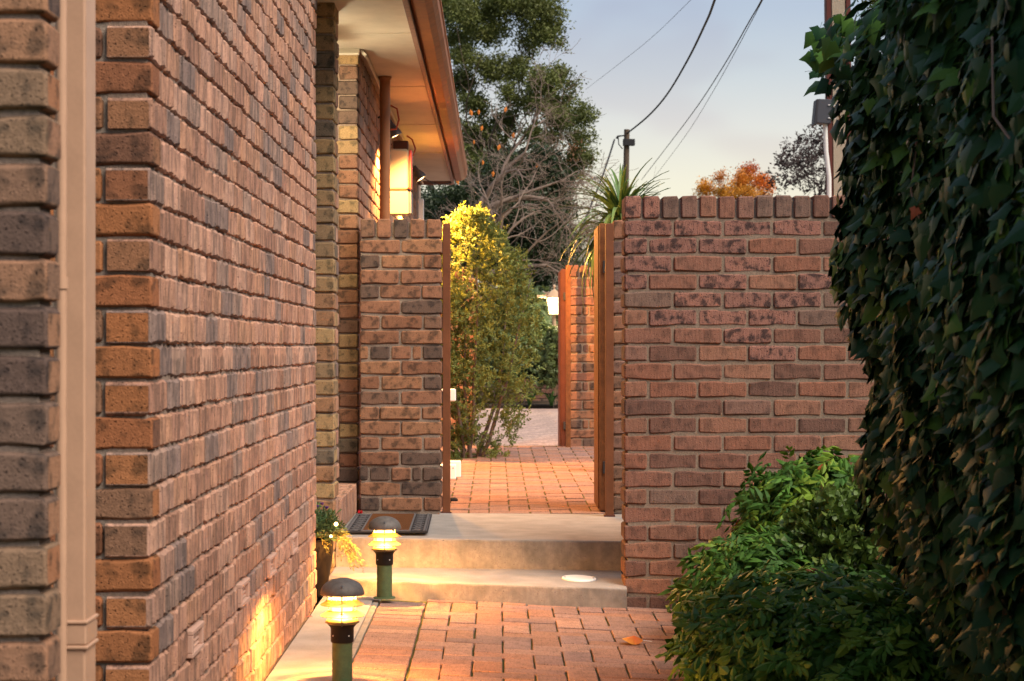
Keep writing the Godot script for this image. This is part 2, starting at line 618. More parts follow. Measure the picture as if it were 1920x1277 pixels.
# ---------------------------------------------------------------- materials
func make_materials() -> void:
	var drag := clay(21, 0.35, 0.45, 0.8, 0.0, 0.7)
	var smooth := clay(31, 0.6, 0.95, 0.15, 0.35)
	var stain := clay(41, 0.95, 1.2, 0.6, 0.9)
	var worn := clay(51, 0.6, 0.55, 0.35, 1.0)
	var mortar := mottle(61, 0.05, 0.2, 0.6, 0.2)
	var conc := mottle(71, 0.007, 0.12, 0.76, 0.25)
	var paint := mottle(81, 0.01, 0.1, 0.86)
	var bark := mottle(91, 0.04, 0.15, 0.45)
	var set_of := func(list: Array, tex: Array, scale: float, relief: float) -> Array:
		return list.map(func(c): return mat(c, 0.93, tex, scale, relief, 0.25))
	M.side = set_of.call([C(0.550, 0.305, 0.210), C(0.520, 0.280, 0.185), C(0.480, 0.280, 0.200), C(0.440, 0.235, 0.160), C(0.570, 0.330, 0.230), C(0.360, 0.235, 0.180), C(0.510, 0.275, 0.175), C(0.275, 0.190, 0.158), C(0.530, 0.290, 0.195), C(0.400, 0.215, 0.145)], drag, 2.1, 0.35)
	M.front = set_of.call([C(0.410, 0.160, 0.065), C(0.350, 0.135, 0.060), C(0.290, 0.120, 0.062), C(0.420, 0.175, 0.075), C(0.200, 0.098, 0.062), C(0.260, 0.140, 0.085), C(0.370, 0.148, 0.062), C(0.320, 0.152, 0.080)], smooth, 2.2, 0.4)
	M.pier = set_of.call([C(0.330, 0.175, 0.105), C(0.250, 0.145, 0.095), C(0.130, 0.085, 0.068), C(0.360, 0.190, 0.110), C(0.260, 0.165, 0.105), C(0.380, 0.175, 0.090), C(0.180, 0.115, 0.085)], smooth, 2.3, 0.4)
	M.buff = set_of.call([C(0.400, 0.260, 0.130), C(0.360, 0.230, 0.120), C(0.300, 0.200, 0.115), C(0.350, 0.190, 0.105), C(0.180, 0.135, 0.095), C(0.420, 0.280, 0.140)], smooth, 2.3, 0.2)
	M.wall = set_of.call([C(0.285, 0.138, 0.095), C(0.245, 0.120, 0.084), C(0.310, 0.152, 0.100), C(0.205, 0.107, 0.078), C(0.270, 0.137, 0.093), C(0.180, 0.097, 0.073), C(0.295, 0.133, 0.086), C(0.330, 0.165, 0.108)], worn, 2.3, 0.42)
	M.walldark = set_of.call([C(0.21, 0.13, 0.10), C(0.18, 0.115, 0.10), C(0.25, 0.14, 0.105), C(0.23, 0.145, 0.11), C(0.28, 0.15, 0.11)], worn, 2.3, 0.42)
	M.stained = set_of.call([C(0.33, 0.16, 0.12), C(0.35, 0.17, 0.125), C(0.30, 0.15, 0.115)], stain, 2.3, 0.3)
	M.gatewall = set_of.call([C(0.330, 0.165, 0.098), C(0.280, 0.140, 0.088), C(0.220, 0.125, 0.086), C(0.155, 0.100, 0.078), C(0.345, 0.175, 0.100), C(0.310, 0.152, 0.094), C(0.130, 0.087, 0.070), C(0.260, 0.125, 0.076)], smooth, 2.4, 0.35)
	M.paver = set_of.call([C(0.38, 0.215, 0.16), C(0.34, 0.195, 0.15), C(0.42, 0.245, 0.18), C(0.33, 0.205, 0.17), C(0.40, 0.21, 0.145), C(0.28, 0.175, 0.145), C(0.36, 0.19, 0.13)], clay(55, 0.7, 0.25, 0.5, 0.7), 2.0, 0.12)
	M.cream_brick = mat(C(0.50, 0.31, 0.235), 0.9)
	M.mortar_house = mat(C(0.33, 0.24, 0.185), 0.95, mortar, 3.0, 0.3)
	M.mortar_wall = mat(C(0.33, 0.25, 0.185), 0.95, mortar, 3.0, 0.4)
	M.mortar_grey = mat(C(0.38, 0.30, 0.24), 0.95, mortar, 3.0, 0.3)
	M.concrete = mat(C(0.33, 0.30, 0.275), 0.85, conc, 1.3, 0.0)
	M.concrete_old = mat(C(0.29, 0.255, 0.22), 0.88, clay(77, -0.2, 0.38, 0.35, 0.5), 1.1, 0.12)
	M.moss = mat(C(0.15, 0.15, 0.045), 1.0, mottle(95, 0.05, 0.2, 0.35), 4.0, 0.5)
	M.soil = mat(C(0.07, 0.05, 0.035), 1.0, mottle(97, 0.06, 0.2, 0.4), 3.0, 0.6)
	M.grass = mat(C(0.06, 0.08, 0.03), 1.0, mottle(97, 0.06, 0.2, 0.4), 0.4, 0.0)
	M.pipe = mat(C(0.50, 0.305, 0.20), 0.5, paint, 1.5, 0.0, 0.4)
	M.pipe_brown = mat(C(0.36, 0.15, 0.06), 0.5, paint, 1.5, 0.0, 0.4)
	M.gutter = mat(C(0.28, 0.085, 0.02), 0.6, mottle(85, 0.008, 0.05, 0.6), 1.2, 0.0, 0.45)
	M.fascia = mat(C(0.30, 0.18, 0.15), 0.6, mottle(86, 0.02, 0.1, 0.7), 1.5, 0.0)
	M.soffit = mat(C(0.58, 0.52, 0.43), 0.75, mottle(87, 0.006, 0.03, 0.86), 0.8, 0.0)
	M.tile = mat(C(0.23, 0.12, 0.08), 0.9, smooth, 1.0, 0.3)
	M.rust = mat(C(0.20, 0.07, 0.028), 0.55, mottle(88, 0.01, 0.08, 0.72), 1.4, 0.03, 0.4)
	M.rust_dark = mat(C(0.12, 0.035, 0.02), 0.6, mottle(88, 0.01, 0.08, 0.72), 1.4, 0.03, 0.4)
	M.timber = mat(C(0.23, 0.085, 0.03), 0.6, mottle(89, 0.02, 0.1, 0.6), 1.6, 0.05, 0.35)
	M.green = mat(C(0.065, 0.105, 0.045), 0.6, mottle(82, 0.02, 0.1, 0.75, 0.1), 3.0, 0.0, 0.4)
	M.black = mat(C(0.014, 0.013, 0.012), 0.6, [], 1.0, 0.0, 0.22)
	M.cap = mat(C(0.11, 0.095, 0.085), 0.6, mottle(83, 0.02, 0.1, 0.6), 4.0, 0.0, 0.45)
	M.louvre = mat(C(0.13, 0.10, 0.04), 0.45, [], 1.0, 0.0, 0.4)
	M.white = mat(C(0.80, 0.79, 0.76), 0.35, [], 1.0, 0.0, 0.5)
	M.glaze = mat(C(0.010, 0.008, 0.008), 0.42, [], 1.0, 0.0, 0.16)
	M.dark_metal = mat(C(0.035, 0.035, 0.04), 0.5, [], 1.0, 0.0, 0.5)
	M.rubber = mat(C(0.035, 0.032, 0.034), 0.8, mottle(84, 0.1, 0.25, 0.5), 6.0, 0.3)
	M.coir = mat(C(0.20, 0.075, 0.025), 1.0, mottle(84, 0.1, 0.25, 0.4), 6.0, 0.5)
	M.mat_grey = mat(C(0.15, 0.14, 0.145), 0.9, mottle(84, 0.1, 0.25, 0.6), 8.0, 0.2)
	M.bark = mat(C(0.17, 0.125, 0.095), 0.95, bark, 2.5, 0.5)
	M.twig = mat(C(0.22, 0.165, 0.135), 0.95, [], 1.0, 0.0)
	M.twig_dark = mat(C(0.05, 0.035, 0.035), 0.95, [], 1.0, 0.0)
	M.pole_wood = mat(C(0.14, 0.10, 0.07), 0.9, bark, 1.5, 0.4)
	M.stone = mat(C(0.50, 0.42, 0.32), 0.95, mottle(98, 0.12, 0.2, 0.35), 1.6, 0.5)
	M.steel_red = mat(C(0.10, 0.028, 0.022), 0.6, paint, 0.5, 0.0)
	M.cable = mat(C(0.03, 0.03, 0.032), 0.7)
	M.tan = mat(C(0.55, 0.36, 0.22), 0.6)

# ---------------------------------------------------------------- ground and paving
func paver_mesh(a: float, b: float, variant: int) -> ArrayMesh:
	var key := "paver_%d_%d_%d" % [roundi(a * 1000), roundi(b * 1000), variant]
	if meshes.has(key):
		return meshes[key]
	var g := RandomNumberGenerator.new()
	g.seed = hash(key)
	var m := MB.new()
	var c := 0.004
	var top := []
	var rim := []
	var low := []
	for s in [[-1, -1], [1, -1], [1, 1], [-1, 1]]:
		var jx := g.randf_range(-0.0015, 0.0015)
		var jz := g.randf_range(-0.0015, 0.0015)
		top.append(Vector3(s[0] * (a / 2 - c) + jx, g.randf_range(-0.0008, 0.0008), s[1] * (b / 2 - c) + jz))
		rim.append(Vector3(s[0] * a / 2 + jx, -c, s[1] * b / 2 + jz))
		low.append(Vector3(s[0] * a / 2 + jx, -0.03, s[1] * b / 2 + jz))
	m.quadn(top[0], top[1], top[2], top[3], Vector3.UP, Vector3.UP, Vector3.UP, Vector3.UP)
	for k in 4:
		var l := (k + 1) % 4
		var out := Vector3(rim[k].x + rim[l].x, 0, rim[k].z + rim[l].z).normalized()
		m.quadn(top[k], top[l], rim[l], rim[k], Vector3.UP, Vector3.UP, out, out)
		m.quadn(rim[k], rim[l], low[l], low[k], out, out, out, out)
	meshes[key] = m.mesh()
	return meshes[key]

# herringbone of 2 x 1 cells; i counts along +x from x0, j counts away from the camera from d0
func herringbone(parent: Node3D, x0: float, d0: float, ni: int, nj: int, skip: Callable) -> void:
	var c := 0.119
	for i in range(-1, ni):
		for j in range(-1, nj):
			var k := posmod(i - j, 4)
			var cells := []
			if k == 0:
				cells = [[i, j], [i + 1, j]]
			elif k == 3:
				cells = [[i, j], [i, j + 1]]
			else:
				continue
			cells = cells.filter(func(q): return q[0] >= 0 and q[0] < ni and q[1] >= 0 and q[1] < nj)
			if cells.is_empty():
				continue
			var lo := Vector2(cells[0][0], cells[0][1])
			var hi := Vector2(cells[-1][0] + 1, cells[-1][1] + 1)
			var mid := (lo + hi) * 0.5 * c
			if skip.call(x0 + mid.x, d0 + mid.y):
				continue
			var gap := 0.0065
			var mesh := paver_mesh((hi.x - lo.x) * c - gap, (hi.y - lo.y) * c - gap, R.randi() % 4)
			var xf := xf_at(Vector3(x0 + mid.x + rnd(-0.0015, 0.0015), rnd(-0.0035, 0.003), -(d0 + mid.y) + rnd(-0.0015, 0.0015)), Basis(Vector3.UP, rnd(-0.008, 0.008)) * Basis(Vector3(rnd(-1, 1), 0, rnd(-1, 1)).normalized(), rnd(0, 0.012)))
			var mm: Material = M.paver[R.randi() % M.paver.size()]
			put_brick(parent, "paver", mesh, xf, mm, mm, Vector3.UP, 0.02)

func build_ground() -> void:
	var g := structure("ground")
	slab("soil", Vector3(-300, -0.4, -700), Vector3(300, -0.14, 30), M.grass, g, 0.001)
	# concrete strip at the foot of the house
	var strip := structure("concrete_path")
	var b := MB.new()
	b.box(xf_at(Vector3(-0.7, -0.1, -6.15)), Vector3(0.25, 0.2, 7.3), 0.006)
	part("slab", b.mesh(), M.concrete, strip)
	# front paving, falling gently away from the house
	var pv := structure("brick_paving", Vector3(-0.56, -0.006, 0))
	pv.rotation.z = -0.046
	var base := MB.new()
	base.box(xf_at(Vector3(1.16, -0.063, -5.9)), Vector3(2.33, 0.104, 7.85), 0.002)
	part("joint_moss", base.mesh(), M.moss, pv)
	var edge := MB.new()
	edge.box(xf_at(Vector3(0.0, -0.03, -6.15)), Vector3(0.028, 0.065, 7.3), 0.004)
	part("edging", edge.mesh(), M.concrete_old, pv)
	for k in 60:
		var d := 2.6 + k * 0.119
		if d > 9.7:
			break
		var mm: Material = M.paver[R.randi() % M.paver.size()]
		put_brick(pv, "paver", paver_mesh(0.212, 0.110, R.randi() % 4), xf_at(Vector3(0.124 + rnd(-0.002, 0.002), rnd(-0.0015, 0.0015), -d), Basis(Vector3.UP, rnd(-0.006, 0.006))), mm, mm, Vector3.UP, 0.02)
	herringbone(pv, 0.235, 2.6, 17, 61, func(_x, _d): return false)
	settle(290)
	# courtyard behind the gate
	var ct := structure("courtyard_paving", Vector3(0, 0.236, -11.74))
	ct.rotation.x = 0.0065
	var cb := MB.new()
	cb.box(xf_at(Vector3(0.3, -0.17, -3.6)), Vector3(3.0, 0.328, 7.2), 0.002)
	part("joint_moss", cb.mesh(), M.moss, ct)
	var before := pend.size()
	herringbone(ct, -0.99, 0.02, 20, 59, func(x, d): return x < -0.2 and d > 4.9 and d < 6.2)
	for k in range(before, pend.size()):
		var p: Vector3 = pend[k][4].origin
		var dd := 11.74 - p.z
		var u := p.x / dd * FOCAL + VX
		pend[k][0] = (1.0 if u > 840 and u < 1140 else 0.01) / (dd * dd)
	settle(290)
	# open ground beyond the second gateway
	var far := structure("far_paving")
	var fp := mat(C(0.55, 0.37, 0.29), 0.9, clay(57, 0.4, 0.5, 0.9, 0.8), 0.55, 0.3)
	slab("paving", Vector3(-6, -0.13, -36), Vector3(6, 0.19, -18.95), fp, far)

# ---------------------------------------------------------------- the house on the left
func build_house() -> void:
	var h := thing("brick_house", "pinkish brown brick house along the concrete path, with cream eave and brown gutter", "house")
	var X := -0.826
	var D0 := 4.94
	var base := -0.005
	# long side wall
	var sw := holder("side_wall", h)
	slab("mortar", Vector3(X - 0.11, base - 0.1, -D0 - 4.55), Vector3(X - 0.0145, 2.9, -D0 - 0.012), M.mortar_house, sw)
	var vents := [[4.0, 0.74], [4.0, 1.82], [4.0, 2.66], [4.0, 3.50]]
	var rows := func(k: int) -> Array:
		var out := []
		var x := 0.0 if k % 2 == 0 else 0.12
		while x < 4.5:
			var l := minf(0.23, 4.55 - x)
			if k == 4 and vents.any(func(v): return absf(v[1] - x - 0.115) < 0.115):
				pass
			elif l > 0.04:
				out.append([x, l, 0.11])
			x += l + 0.01
		return out
	lay(sw, Vector3(X, base, -D0), Vector3.RIGHT, 34, rows, {"pitch": 0.0857, "ridged": true, "tones": M.side, "ends": M.front})
	# the wall's return facing the camera
	var fw := holder("front_wall", h)
	slab("mortar", Vector3(X - 0.7, base - 0.1, -D0 - 0.11), Vector3(X - 0.014, 2.9, -D0 - 0.013), M.mortar_grey, fw)
	var frows := func(k: int) -> Array:
		var out := []
		var x := 0.70 if k % 2 == 1 else 0.58
		while x > 0.05:
			var l := minf(0.23, x)
			out.append([x - l, l, 0.11])
			x -= l + 0.01
		return out
	lay(fw, Vector3(X - 0.7, base, -D0), Vector3.BACK, 34, frows, {"pitch": 0.0857, "tones": M.front})
	# porch pier of buff bricks
	var pp := holder("porch_pier", h)
	slab("mortar", Vector3(-1.35, 0.0, -10.46), Vector3(-0.81, 2.9, -10.213), M.mortar_house, pp)
	lay(pp, Vector3(-1.37, 0.0, -10.2), Vector3.BACK, 34, func(k): return [[0.0, 0.33, 0.1], [0.34, 0.23, 0.11]] if k % 2 == 0 else [[0.0, 0.21, 0.1], [0.22, 0.23, 0.1], [0.46, 0.11, 0.23]], {"pitch": 0.0857, "tones": M.buff})
	lay(pp, Vector3(-0.80, 0.0, -10.32), Vector3.RIGHT, 34, func(k): return [[0.0, 0.15]] if k % 2 == 0 else [[0.11, 0.05]], {"pitch": 0.0857, "tones": M.side})
	# wall beyond the porch: its end facing the camera and the long flank behind it
	var rw := holder("rear_wall", h)
	slab("mortar", Vector3(-1.45, 0.2, -22.0), Vector3(-0.80, 2.9, -11.815), M.mortar_house, rw)
	lay(rw, Vector3(-1.45, 0.235, -11.8), Vector3.BACK, 31, func(k): return [[0.0, 0.42, 0.1], [0.43, 0.234, 0.11]] if k % 2 == 0 else [[0.0, 0.3, 0.1], [0.31, 0.23, 0.1], [0.55, 0.11, 0.11]], {"pitch": 0.0858, "tones": M.gatewall + M.buff})
	lay(rw, Vector3(-0.786, 0.235, -11.92), Vector3.RIGHT, 31, running(8.6), {"pitch": 0.0858, "tones": M.side})
	# back of the porch recess
	var pw := holder("porch_wall", h)
	slab("plaster", Vector3(-1.55, 0.0, -11.8), Vector3(-1.46, 2.9, -9.49), M.soffit, pw)
	settle(300)
	# air vents in the side wall
	for v in vents:
		var vt := holder("air_vent", sw)
		vt.position = Vector3(X, base + 4.5 * 0.0857, -D0 - v[1])
		var fr := MB.new()
		var w := 0.215
		fr.box(xf_at(Vector3(-0.012, 0.031, 0)), Vector3(0.036, 0.014, w), 0.003)
		fr.box(xf_at(Vector3(-0.012, -0.031, 0)), Vector3(0.036, 0.014, w), 0.003)
		for s in [-1, 1]:
			fr.box(xf_at(Vector3(-0.0125, 0, s * (w / 2 - 0.012))), Vector3(0.034, 0.05, 0.024), 0.003)
		for q in 3:
			fr.box(xf_at(Vector3(-0.016, -0.014 + q * 0.014, 0), Basis(Vector3(0, 0, 1), -0.5)), Vector3(0.024, 0.004, w - 0.05), 0.001)
		fr.box(xf_at(Vector3(-0.034, 0, 0)), Vector3(0.006, 0.06, w - 0.02), 0.001)
		part("terracotta_grille", fr.mesh(), M.cream_brick, vt)
	# door step of bricks on edge
	var ds := holder("door_step", h)
	slab("core", Vector3(-1.45, 0.2, -11.78), Vector3(-0.815, 0.385, -10.47), M.mortar_house, ds)
	for k in 15:
		var bk := MB.new()
		bk.box(xf_at(Vector3.ZERO), Vector3(0.29, 0.165, 0.078), 0.006)
		var o := part("brick", bk.mesh(), M.side[k % 3 + 1], ds)
		o.position = Vector3(-0.936, 0.325, -10.53 - k * 0.0865)
	# eave
	var sf := MB.new()
	sf.box(xf_at(Vector3(-1.0, 2.908, -15.25)), Vector3(1.11, 0.016, 11.9), 0.001)
	part("soffit", sf.mesh(), M.soffit, h)
	for s in [11.2, 13.5, 15.8, 18.1]:
		slab("soffit_joint", Vector3(-0.79, 2.896, -s - 0.012), Vector3(-0.45, 2.902, -s + 0.012), M.soffit, h)
	var cn := MB.new()
	cn.box(xf_at(Vector3(-0.765, 2.885, -16.5), Basis(Vector3.BACK, 0.785)), Vector3(0.016, 0.06, 9.4), 0.003)
	cn.box(xf_at(Vector3(-1.1, 2.885, -11.775), Basis(Vector3.RIGHT, 0.785)), Vector3(0.64, 0.016, 0.06), 0.003)
	part("cornice", cn.mesh(), M.soffit, h)
	slab("fascia", Vector3(-0.452, 2.862, -21.2), Vector3(-0.424, 3.02, -9.3), M.fascia, h)
	slab("end_board", Vector3(-1.5, 2.862, -21.25), Vector3(-0.45, 3.3, -21.205), M.fascia, h)
	# quad gutter: swept profile
	var gp := [Vector2(-0.420, 3.0), Vector2(-0.420, 2.895), Vector2(-0.402, 2.875), Vector2(-0.345, 2.878), Vector2(-0.312, 2.895), Vector2(-0.292, 2.925), Vector2(-0.288, 2.96), Vector2(-0.296, 2.985), Vector2(-0.284, 2.992), Vector2(-0.284, 3.006), Vector2(-0.302, 3.008)]
	var gm := MB.new()
	for k in gp.size() - 1:
		var a: Vector2 = gp[k]
		var c: Vector2 = gp[k + 1]
		var mid := (a + c) * 0.5 - Vector2(-0.36, 2.96)
		gm.flat(Vector3(a.x, a.y, -9.3), Vector3(c.x, c.y, -9.3), Vector3(c.x, c.y, -20.9), Vector3(a.x, a.y, -20.9), Vector3(mid.x, mid.y, 0))
	for z in [-9.3, -20.9]:
		for k in gp.size() - 2:
			gm.face3(Vector3(-0.36, 2.98, z), Vector3(gp[k].x, gp[k].y, z), Vector3(gp[k + 1].x, gp[k + 1].y, z), Vector3(0, 0, 1 if z > -10 else -1))
	part("gutter", gm.mesh(), M.gutter, h)
	for z in [11.6, 14.4, 17.2, 20.0]:
		var gs := MB.new()
		for k in range(1, 7):
			var a: Vector2 = gp[k] + (gp[k] - Vector2(-0.36, 2.96)) * 0.02
			var c: Vector2 = gp[k + 1] + (gp[k + 1] - Vector2(-0.36, 2.96)) * 0.02
			gs.flat(Vector3(a.x, a.y, -z), Vector3(c.x, c.y, -z), Vector3(c.x, c.y, -z - 0.05), Vector3(a.x, a.y, -z - 0.05), Vector3(a.x + 0.36, a.y - 2.96, 0))
		part("gutter_joint", gs.mesh(), M.gutter, h)
	# roof
	var rf := MB.new()
	rf.box(xf_at(Vector3(-2.25, 3.56, -15.25), Basis(Vector3.BACK, -0.28)), Vector3(4.0, 0.06, 12.1), 0.01)
	rf.box(xf_at(Vector3(-2.75, 3.44, -6.7), Basis(Vector3.BACK, -0.28)), Vector3(4.0, 0.06, 5.0), 0.01)
	part("roof", rf.mesh(), M.tile, h)
	rebase(h, Vector3(-1.2, 0, -9.5))

func build_near_left() -> void:
	# short brick pier nearest the path
	var p := thing("brick_pier", "grey-brown rough brick pier beside the tan downpipe", "pier")
	slab("mortar", Vector3(-1.55, -0.14, -3.775), Vector3(-0.818, 2.9, -3.684), M.mortar_house, p)
	lay(p, Vector3(-1.53, -0.022, -3.67), Vector3.BACK, 34, func(k): return [[0.01, 0.23, 0.11], [0.25, 0.23, 0.11], [0.49, 0.236, 0.11]] if k % 2 == 0 else [[0.13, 0.23, 0.11], [0.37, 0.23, 0.11], [0.61, 0.116, 0.11]], {"pitch": 0.0858, "H": 0.077, "tones": M.pier})
	settle(300)
	rebase(p, Vector3(-1.2, 0, -3.73))
	# rectangular downpipe
	var dp := thing("downpipe", "tan rectangular metal downpipe between brick pier and house corner", "downpipe")
	var b := MB.new()
	b.box(xf_at(Vector3(-0.866, 1.4, -4.255)), Vector3(0.055, 3.0, 0.11), 0.006)
	part("pipe", b.mesh(), M.pipe, dp)
	for y in [0.60]:
		var cl := MB.new()
		cl.box(xf_at(Vector3(-0.866, y, -4.255)), Vector3(0.061, 0.046, 0.116), 0.006)
		cl.box(xf_at(Vector3(-0.866, y + 0.026, -4.255)), Vector3(0.066, 0.008, 0.121), 0.003)
		cl.box(xf_at(Vector3(-0.866, y - 0.026, -4.255)), Vector3(0.066, 0.008, 0.121), 0.003)
		part("joint_collar", cl.mesh(), M.pipe, dp)
	rebase(dp, Vector3(-0.866, -0.1, -4.255))
	var cd := thing("conduit_pipe", "thin tan conduit running up beside the rectangular downpipe", "pipe")
	var t := MB.new()
	t.tube([Vector3(-0.878, -0.1, -4.15), Vector3(-0.878, 2.9, -4.15)], [0.0115, 0.0115], 12)
	part("tube", t.mesh(), M.pipe, cd)
	var sd := MB.new()
	sd.tube([Vector3(-0.878, 1.307, -4.15), Vector3(-0.878, 1.331, -4.15)], [0.0145, 0.0145], 12)
	sd.box(xf_at(Vector3(-0.902, 1.319, -4.155)), Vector3(0.03, 0.024, 0.006), 0.002)
	part("saddle_clip", sd.mesh(), M.pipe, cd)
	rebase(cd, Vector3(-0.878, -0.1, -4.15))

# ---------------------------------------------------------------- free-standing brick walls
func capping(parent: Node3D, x0: float, n: int, pitch: float, top: float, d: float, tones: Array, depth := 0.235) -> void:
	for k in n:
		var mesh := brick(0.08, 0.108, depth, false, R.randi() % 5)
		var t: Array = tones
		var m: Material = t[R.randi() % t.size()]
		put_brick(parent, "capping_brick", mesh, xf_at(Vector3(x0 + (k + 0.5) * pitch, top - 0.056 + rnd(-0.003, 0.003), -d + rnd(-0.003, 0.003)), Basis(Vector3.BACK, rnd(-0.015, 0.015))), m, m, Vector3.BACK, 0.0088)

func build_walls() -> void:
	# right-hand garden wall
	var w := thing("brick_wall", "weathered red brick garden wall with soldier capping, behind the green bushes", "wall")
	slab("mortar", Vector3(0.636, -0.2, -10.09), Vector3(3.0, 1.81, -9.879), M.mortar_wall, w)
	var rows := func(k: int) -> Array:
		var out := []
		var x := 0.0
		var first := true
		while x < 2.3:
			var l := 0.23
			if first and k % 2 == 0:
				l = 0.11
			out.append([x, l - 0.002, 0.23 if first else 0.1])
			first = false
			x += l + 0.0095
		return out
	var tones := func(k: int, x: float) -> Array:
		if R.randf() < clampf((k - 12.5) / 8.0, 0.0, 1.0) * clampf(1.35 - x * 0.9, 0.15, 1.0):
			return M.stained
		if R.randf() < 0.12:
			return M.walldark
		return M.wall
	# 22 courses below the capping, the lowest partly under the paving
	lay(w, Vector3(0.62, 1.803 - 22 * 0.0862, -9.87), Vector3.BACK, 22, rows, {"pitch": 0.0862, "H": 0.0775, "tones": tones})
	capping(w, 0.615, 25, 0.0907, 1.918, 9.868, M.walldark + M.stained + M.wall.slice(0, 4))
	slab("capping_mortar", Vector3(0.63, 1.8, -10.095), Vector3(2.95, 1.897, -9.886), M.mortar_grey, w)
	settle(300)
	rebase(w, Vector3(1.7, -0.08, -9.98))
	# left gate wall
	var gl := thing("brick_wall", "short brown brick gate wall beside the doormat and the left gate post", "wall")
	slab("mortar", Vector3(-0.765, 0.2, -11.9), Vector3(-0.318, 1.81, -11.682), M.mortar_grey, gl)
	var grow := func(k: int) -> Array:
		match k % 4:
			0:
				return [[0.0, 0.11], [0.122, 0.23], [0.362, 0.10, 0.23]]
			1:
				return [[0.0, 0.225], [0.236, 0.228, 0.23]]
			2:
				return [[0.0, 0.045], [0.057, 0.11], [0.178, 0.11], [0.298, 0.05], [0.358, 0.108, 0.23]] if k % 8 == 2 else [[0.0, 0.105], [0.117, 0.225], [0.352, 0.112, 0.23]]
		return [[0.0, 0.222], [0.233, 0.231, 0.23]]
	lay(gl, Vector3(-0.77, 1.803 - 18 * 0.0862, -11.67), Vector3.BACK, 18, grow, {"pitch": 0.0862, "H": 0.077, "tones": M.gatewall})
	capping(gl, -0.775, 5, 0.0945, 1.918, 11.668, M.gatewall)
	slab("capping_mortar", Vector3(-0.762, 1.8, -11.895), Vector3(-0.32, 1.897, -11.686), M.mortar_grey, gl)
	settle(300)
	rebase(gl, Vector3(-0.54, 0.2, -11.78))
	# right gate wall, mostly hidden by the garden wall
	var gr := thing("brick_wall", "narrow brick gate wall between right gate post and red garden wall", "wall")
	slab("mortar", Vector3(0.685, 0.0, -11.95), Vector3(1.9, 1.81, -11.762), M.mortar_wall, gr)
	lay(gr, Vector3(0.672, 1.803 - 19 * 0.0862, -11.75), Vector3.BACK, 19, func(k): return [[0.0, 0.11, 0.2], [0.12, 0.23], [0.36, 0.23], [0.6, 0.23], [0.84, 0.23]] if k % 2 == 0 else [[0.0, 0.23, 0.2], [0.24, 0.23], [0.48, 0.23], [0.72, 0.23], [0.96, 0.11]], {"pitch": 0.0862, "H": 0.077, "tones": M.gatewall + M.walldark})
	capping(gr, 0.668, 12, 0.0935, 1.918, 11.748, M.gatewall + M.wall)
	slab("capping_mortar", Vector3(0.69, 1.8, -11.94), Vector3(1.85, 1.897, -11.766), M.mortar_grey, gr)
	settle(300)
	rebase(gr, Vector3(1.25, 0.2, -11.85))
	# far gateway: right pier and left wall
	var fr := thing("brick_wall", "orange lit brick pier of the far gateway behind the courtyard", "wall")
	slab("mortar", Vector3(0.69, 0.1, -18.95), Vector3(1.9, 1.83, -18.712), M.mortar_wall, fr)
	lay(fr, Vector3(0.677, 1.82 - 19 * 0.0862, -18.7), Vector3.BACK, 19, func(k): return [[0.0, 0.225, 0.2], [0.235, 0.10], [0.345, 0.23], [0.585, 0.23]] if k % 2 == 0 else ([[0.0, 0.11, 0.2], [0.12, 0.22], [0.35, 0.23], [0.59, 0.23]] if k % 4 == 1 else [[0.0, 0.11, 0.2], [0.12, 0.05], [0.18, 0.23], [0.42, 0.23]]), {"pitch": 0.0862, "H": 0.077, "tones": M.wall + M.gatewall})
	capping(fr, 0.673, 8, 0.0935, 1.935, 18.698, M.wall)
	slab("capping_mortar", Vector3(0.695, 1.815, -18.93), Vector3(1.4, 1.912, -18.715), M.mortar_grey, fr)
	settle(300)
	rebase(fr, Vector3(1.2, 0.185, -18.82))
	var fl := thing("brick_wall", "orange lit brick wall seen through the stems of the tall shrub", "wall")
	slab("mortar", Vector3(-0.80, 0.1, -19.35), Vector3(-0.19, 1.83, -19.112), M.mortar_wall, fl)
	lay(fl, Vector3(-0.80, 1.82 - 19 * 0.0862, -19.1), Vector3.BACK, 19, running(0.62), {"pitch": 0.0862, "H": 0.077, "tones": M.wall + M.gatewall})
	capping(fl, -0.80, 6, 0.0935, 1.935, 19.098, M.wall)
	settle(300)
	rebase(fl, Vector3(-0.5, 0.185, -19.2))
	var bw := thing("brick_wall", "dim brown brick boundary wall far behind the lantern", "wall")
	slab("mortar", Vector3(-3.5, 0.0, -36.3), Vector3(9.0, 2.15, -36.02), M.mortar_house, bw)
	lay(bw, Vector3(0.2, 0.1, -36.0), Vector3.BACK, 23, running(1.4), {"pitch": 0.088, "H": 0.076, "tones": M.pier + M.wall})
	settle(120)
	rebase(bw, Vector3(2.5, 0, -36.15))

# ---------------------------------------------------------------- gates
func post(called: String, label: String, x: float, w: float, d: float, dep: float, y0: float, y1: float, m: Material) -> void:
	var o := thing(called, label, "gate post", Vector3(x, y0, -d))
	var b := MB.new()
	b.box(xf_at(Vector3(0, (y1 - y0) / 2, 0)), Vector3(w, y1 - y0, dep), 0.003)
	part("shaft", b.mesh(), m, o)
	var c := MB.new()
	c.box(xf_at(Vector3(0, 0.006, 0)), Vector3(w + 0.016, 0.012, dep + 0.016), 0.002)
	part("foot", c.mesh(), M.rust_dark, o)

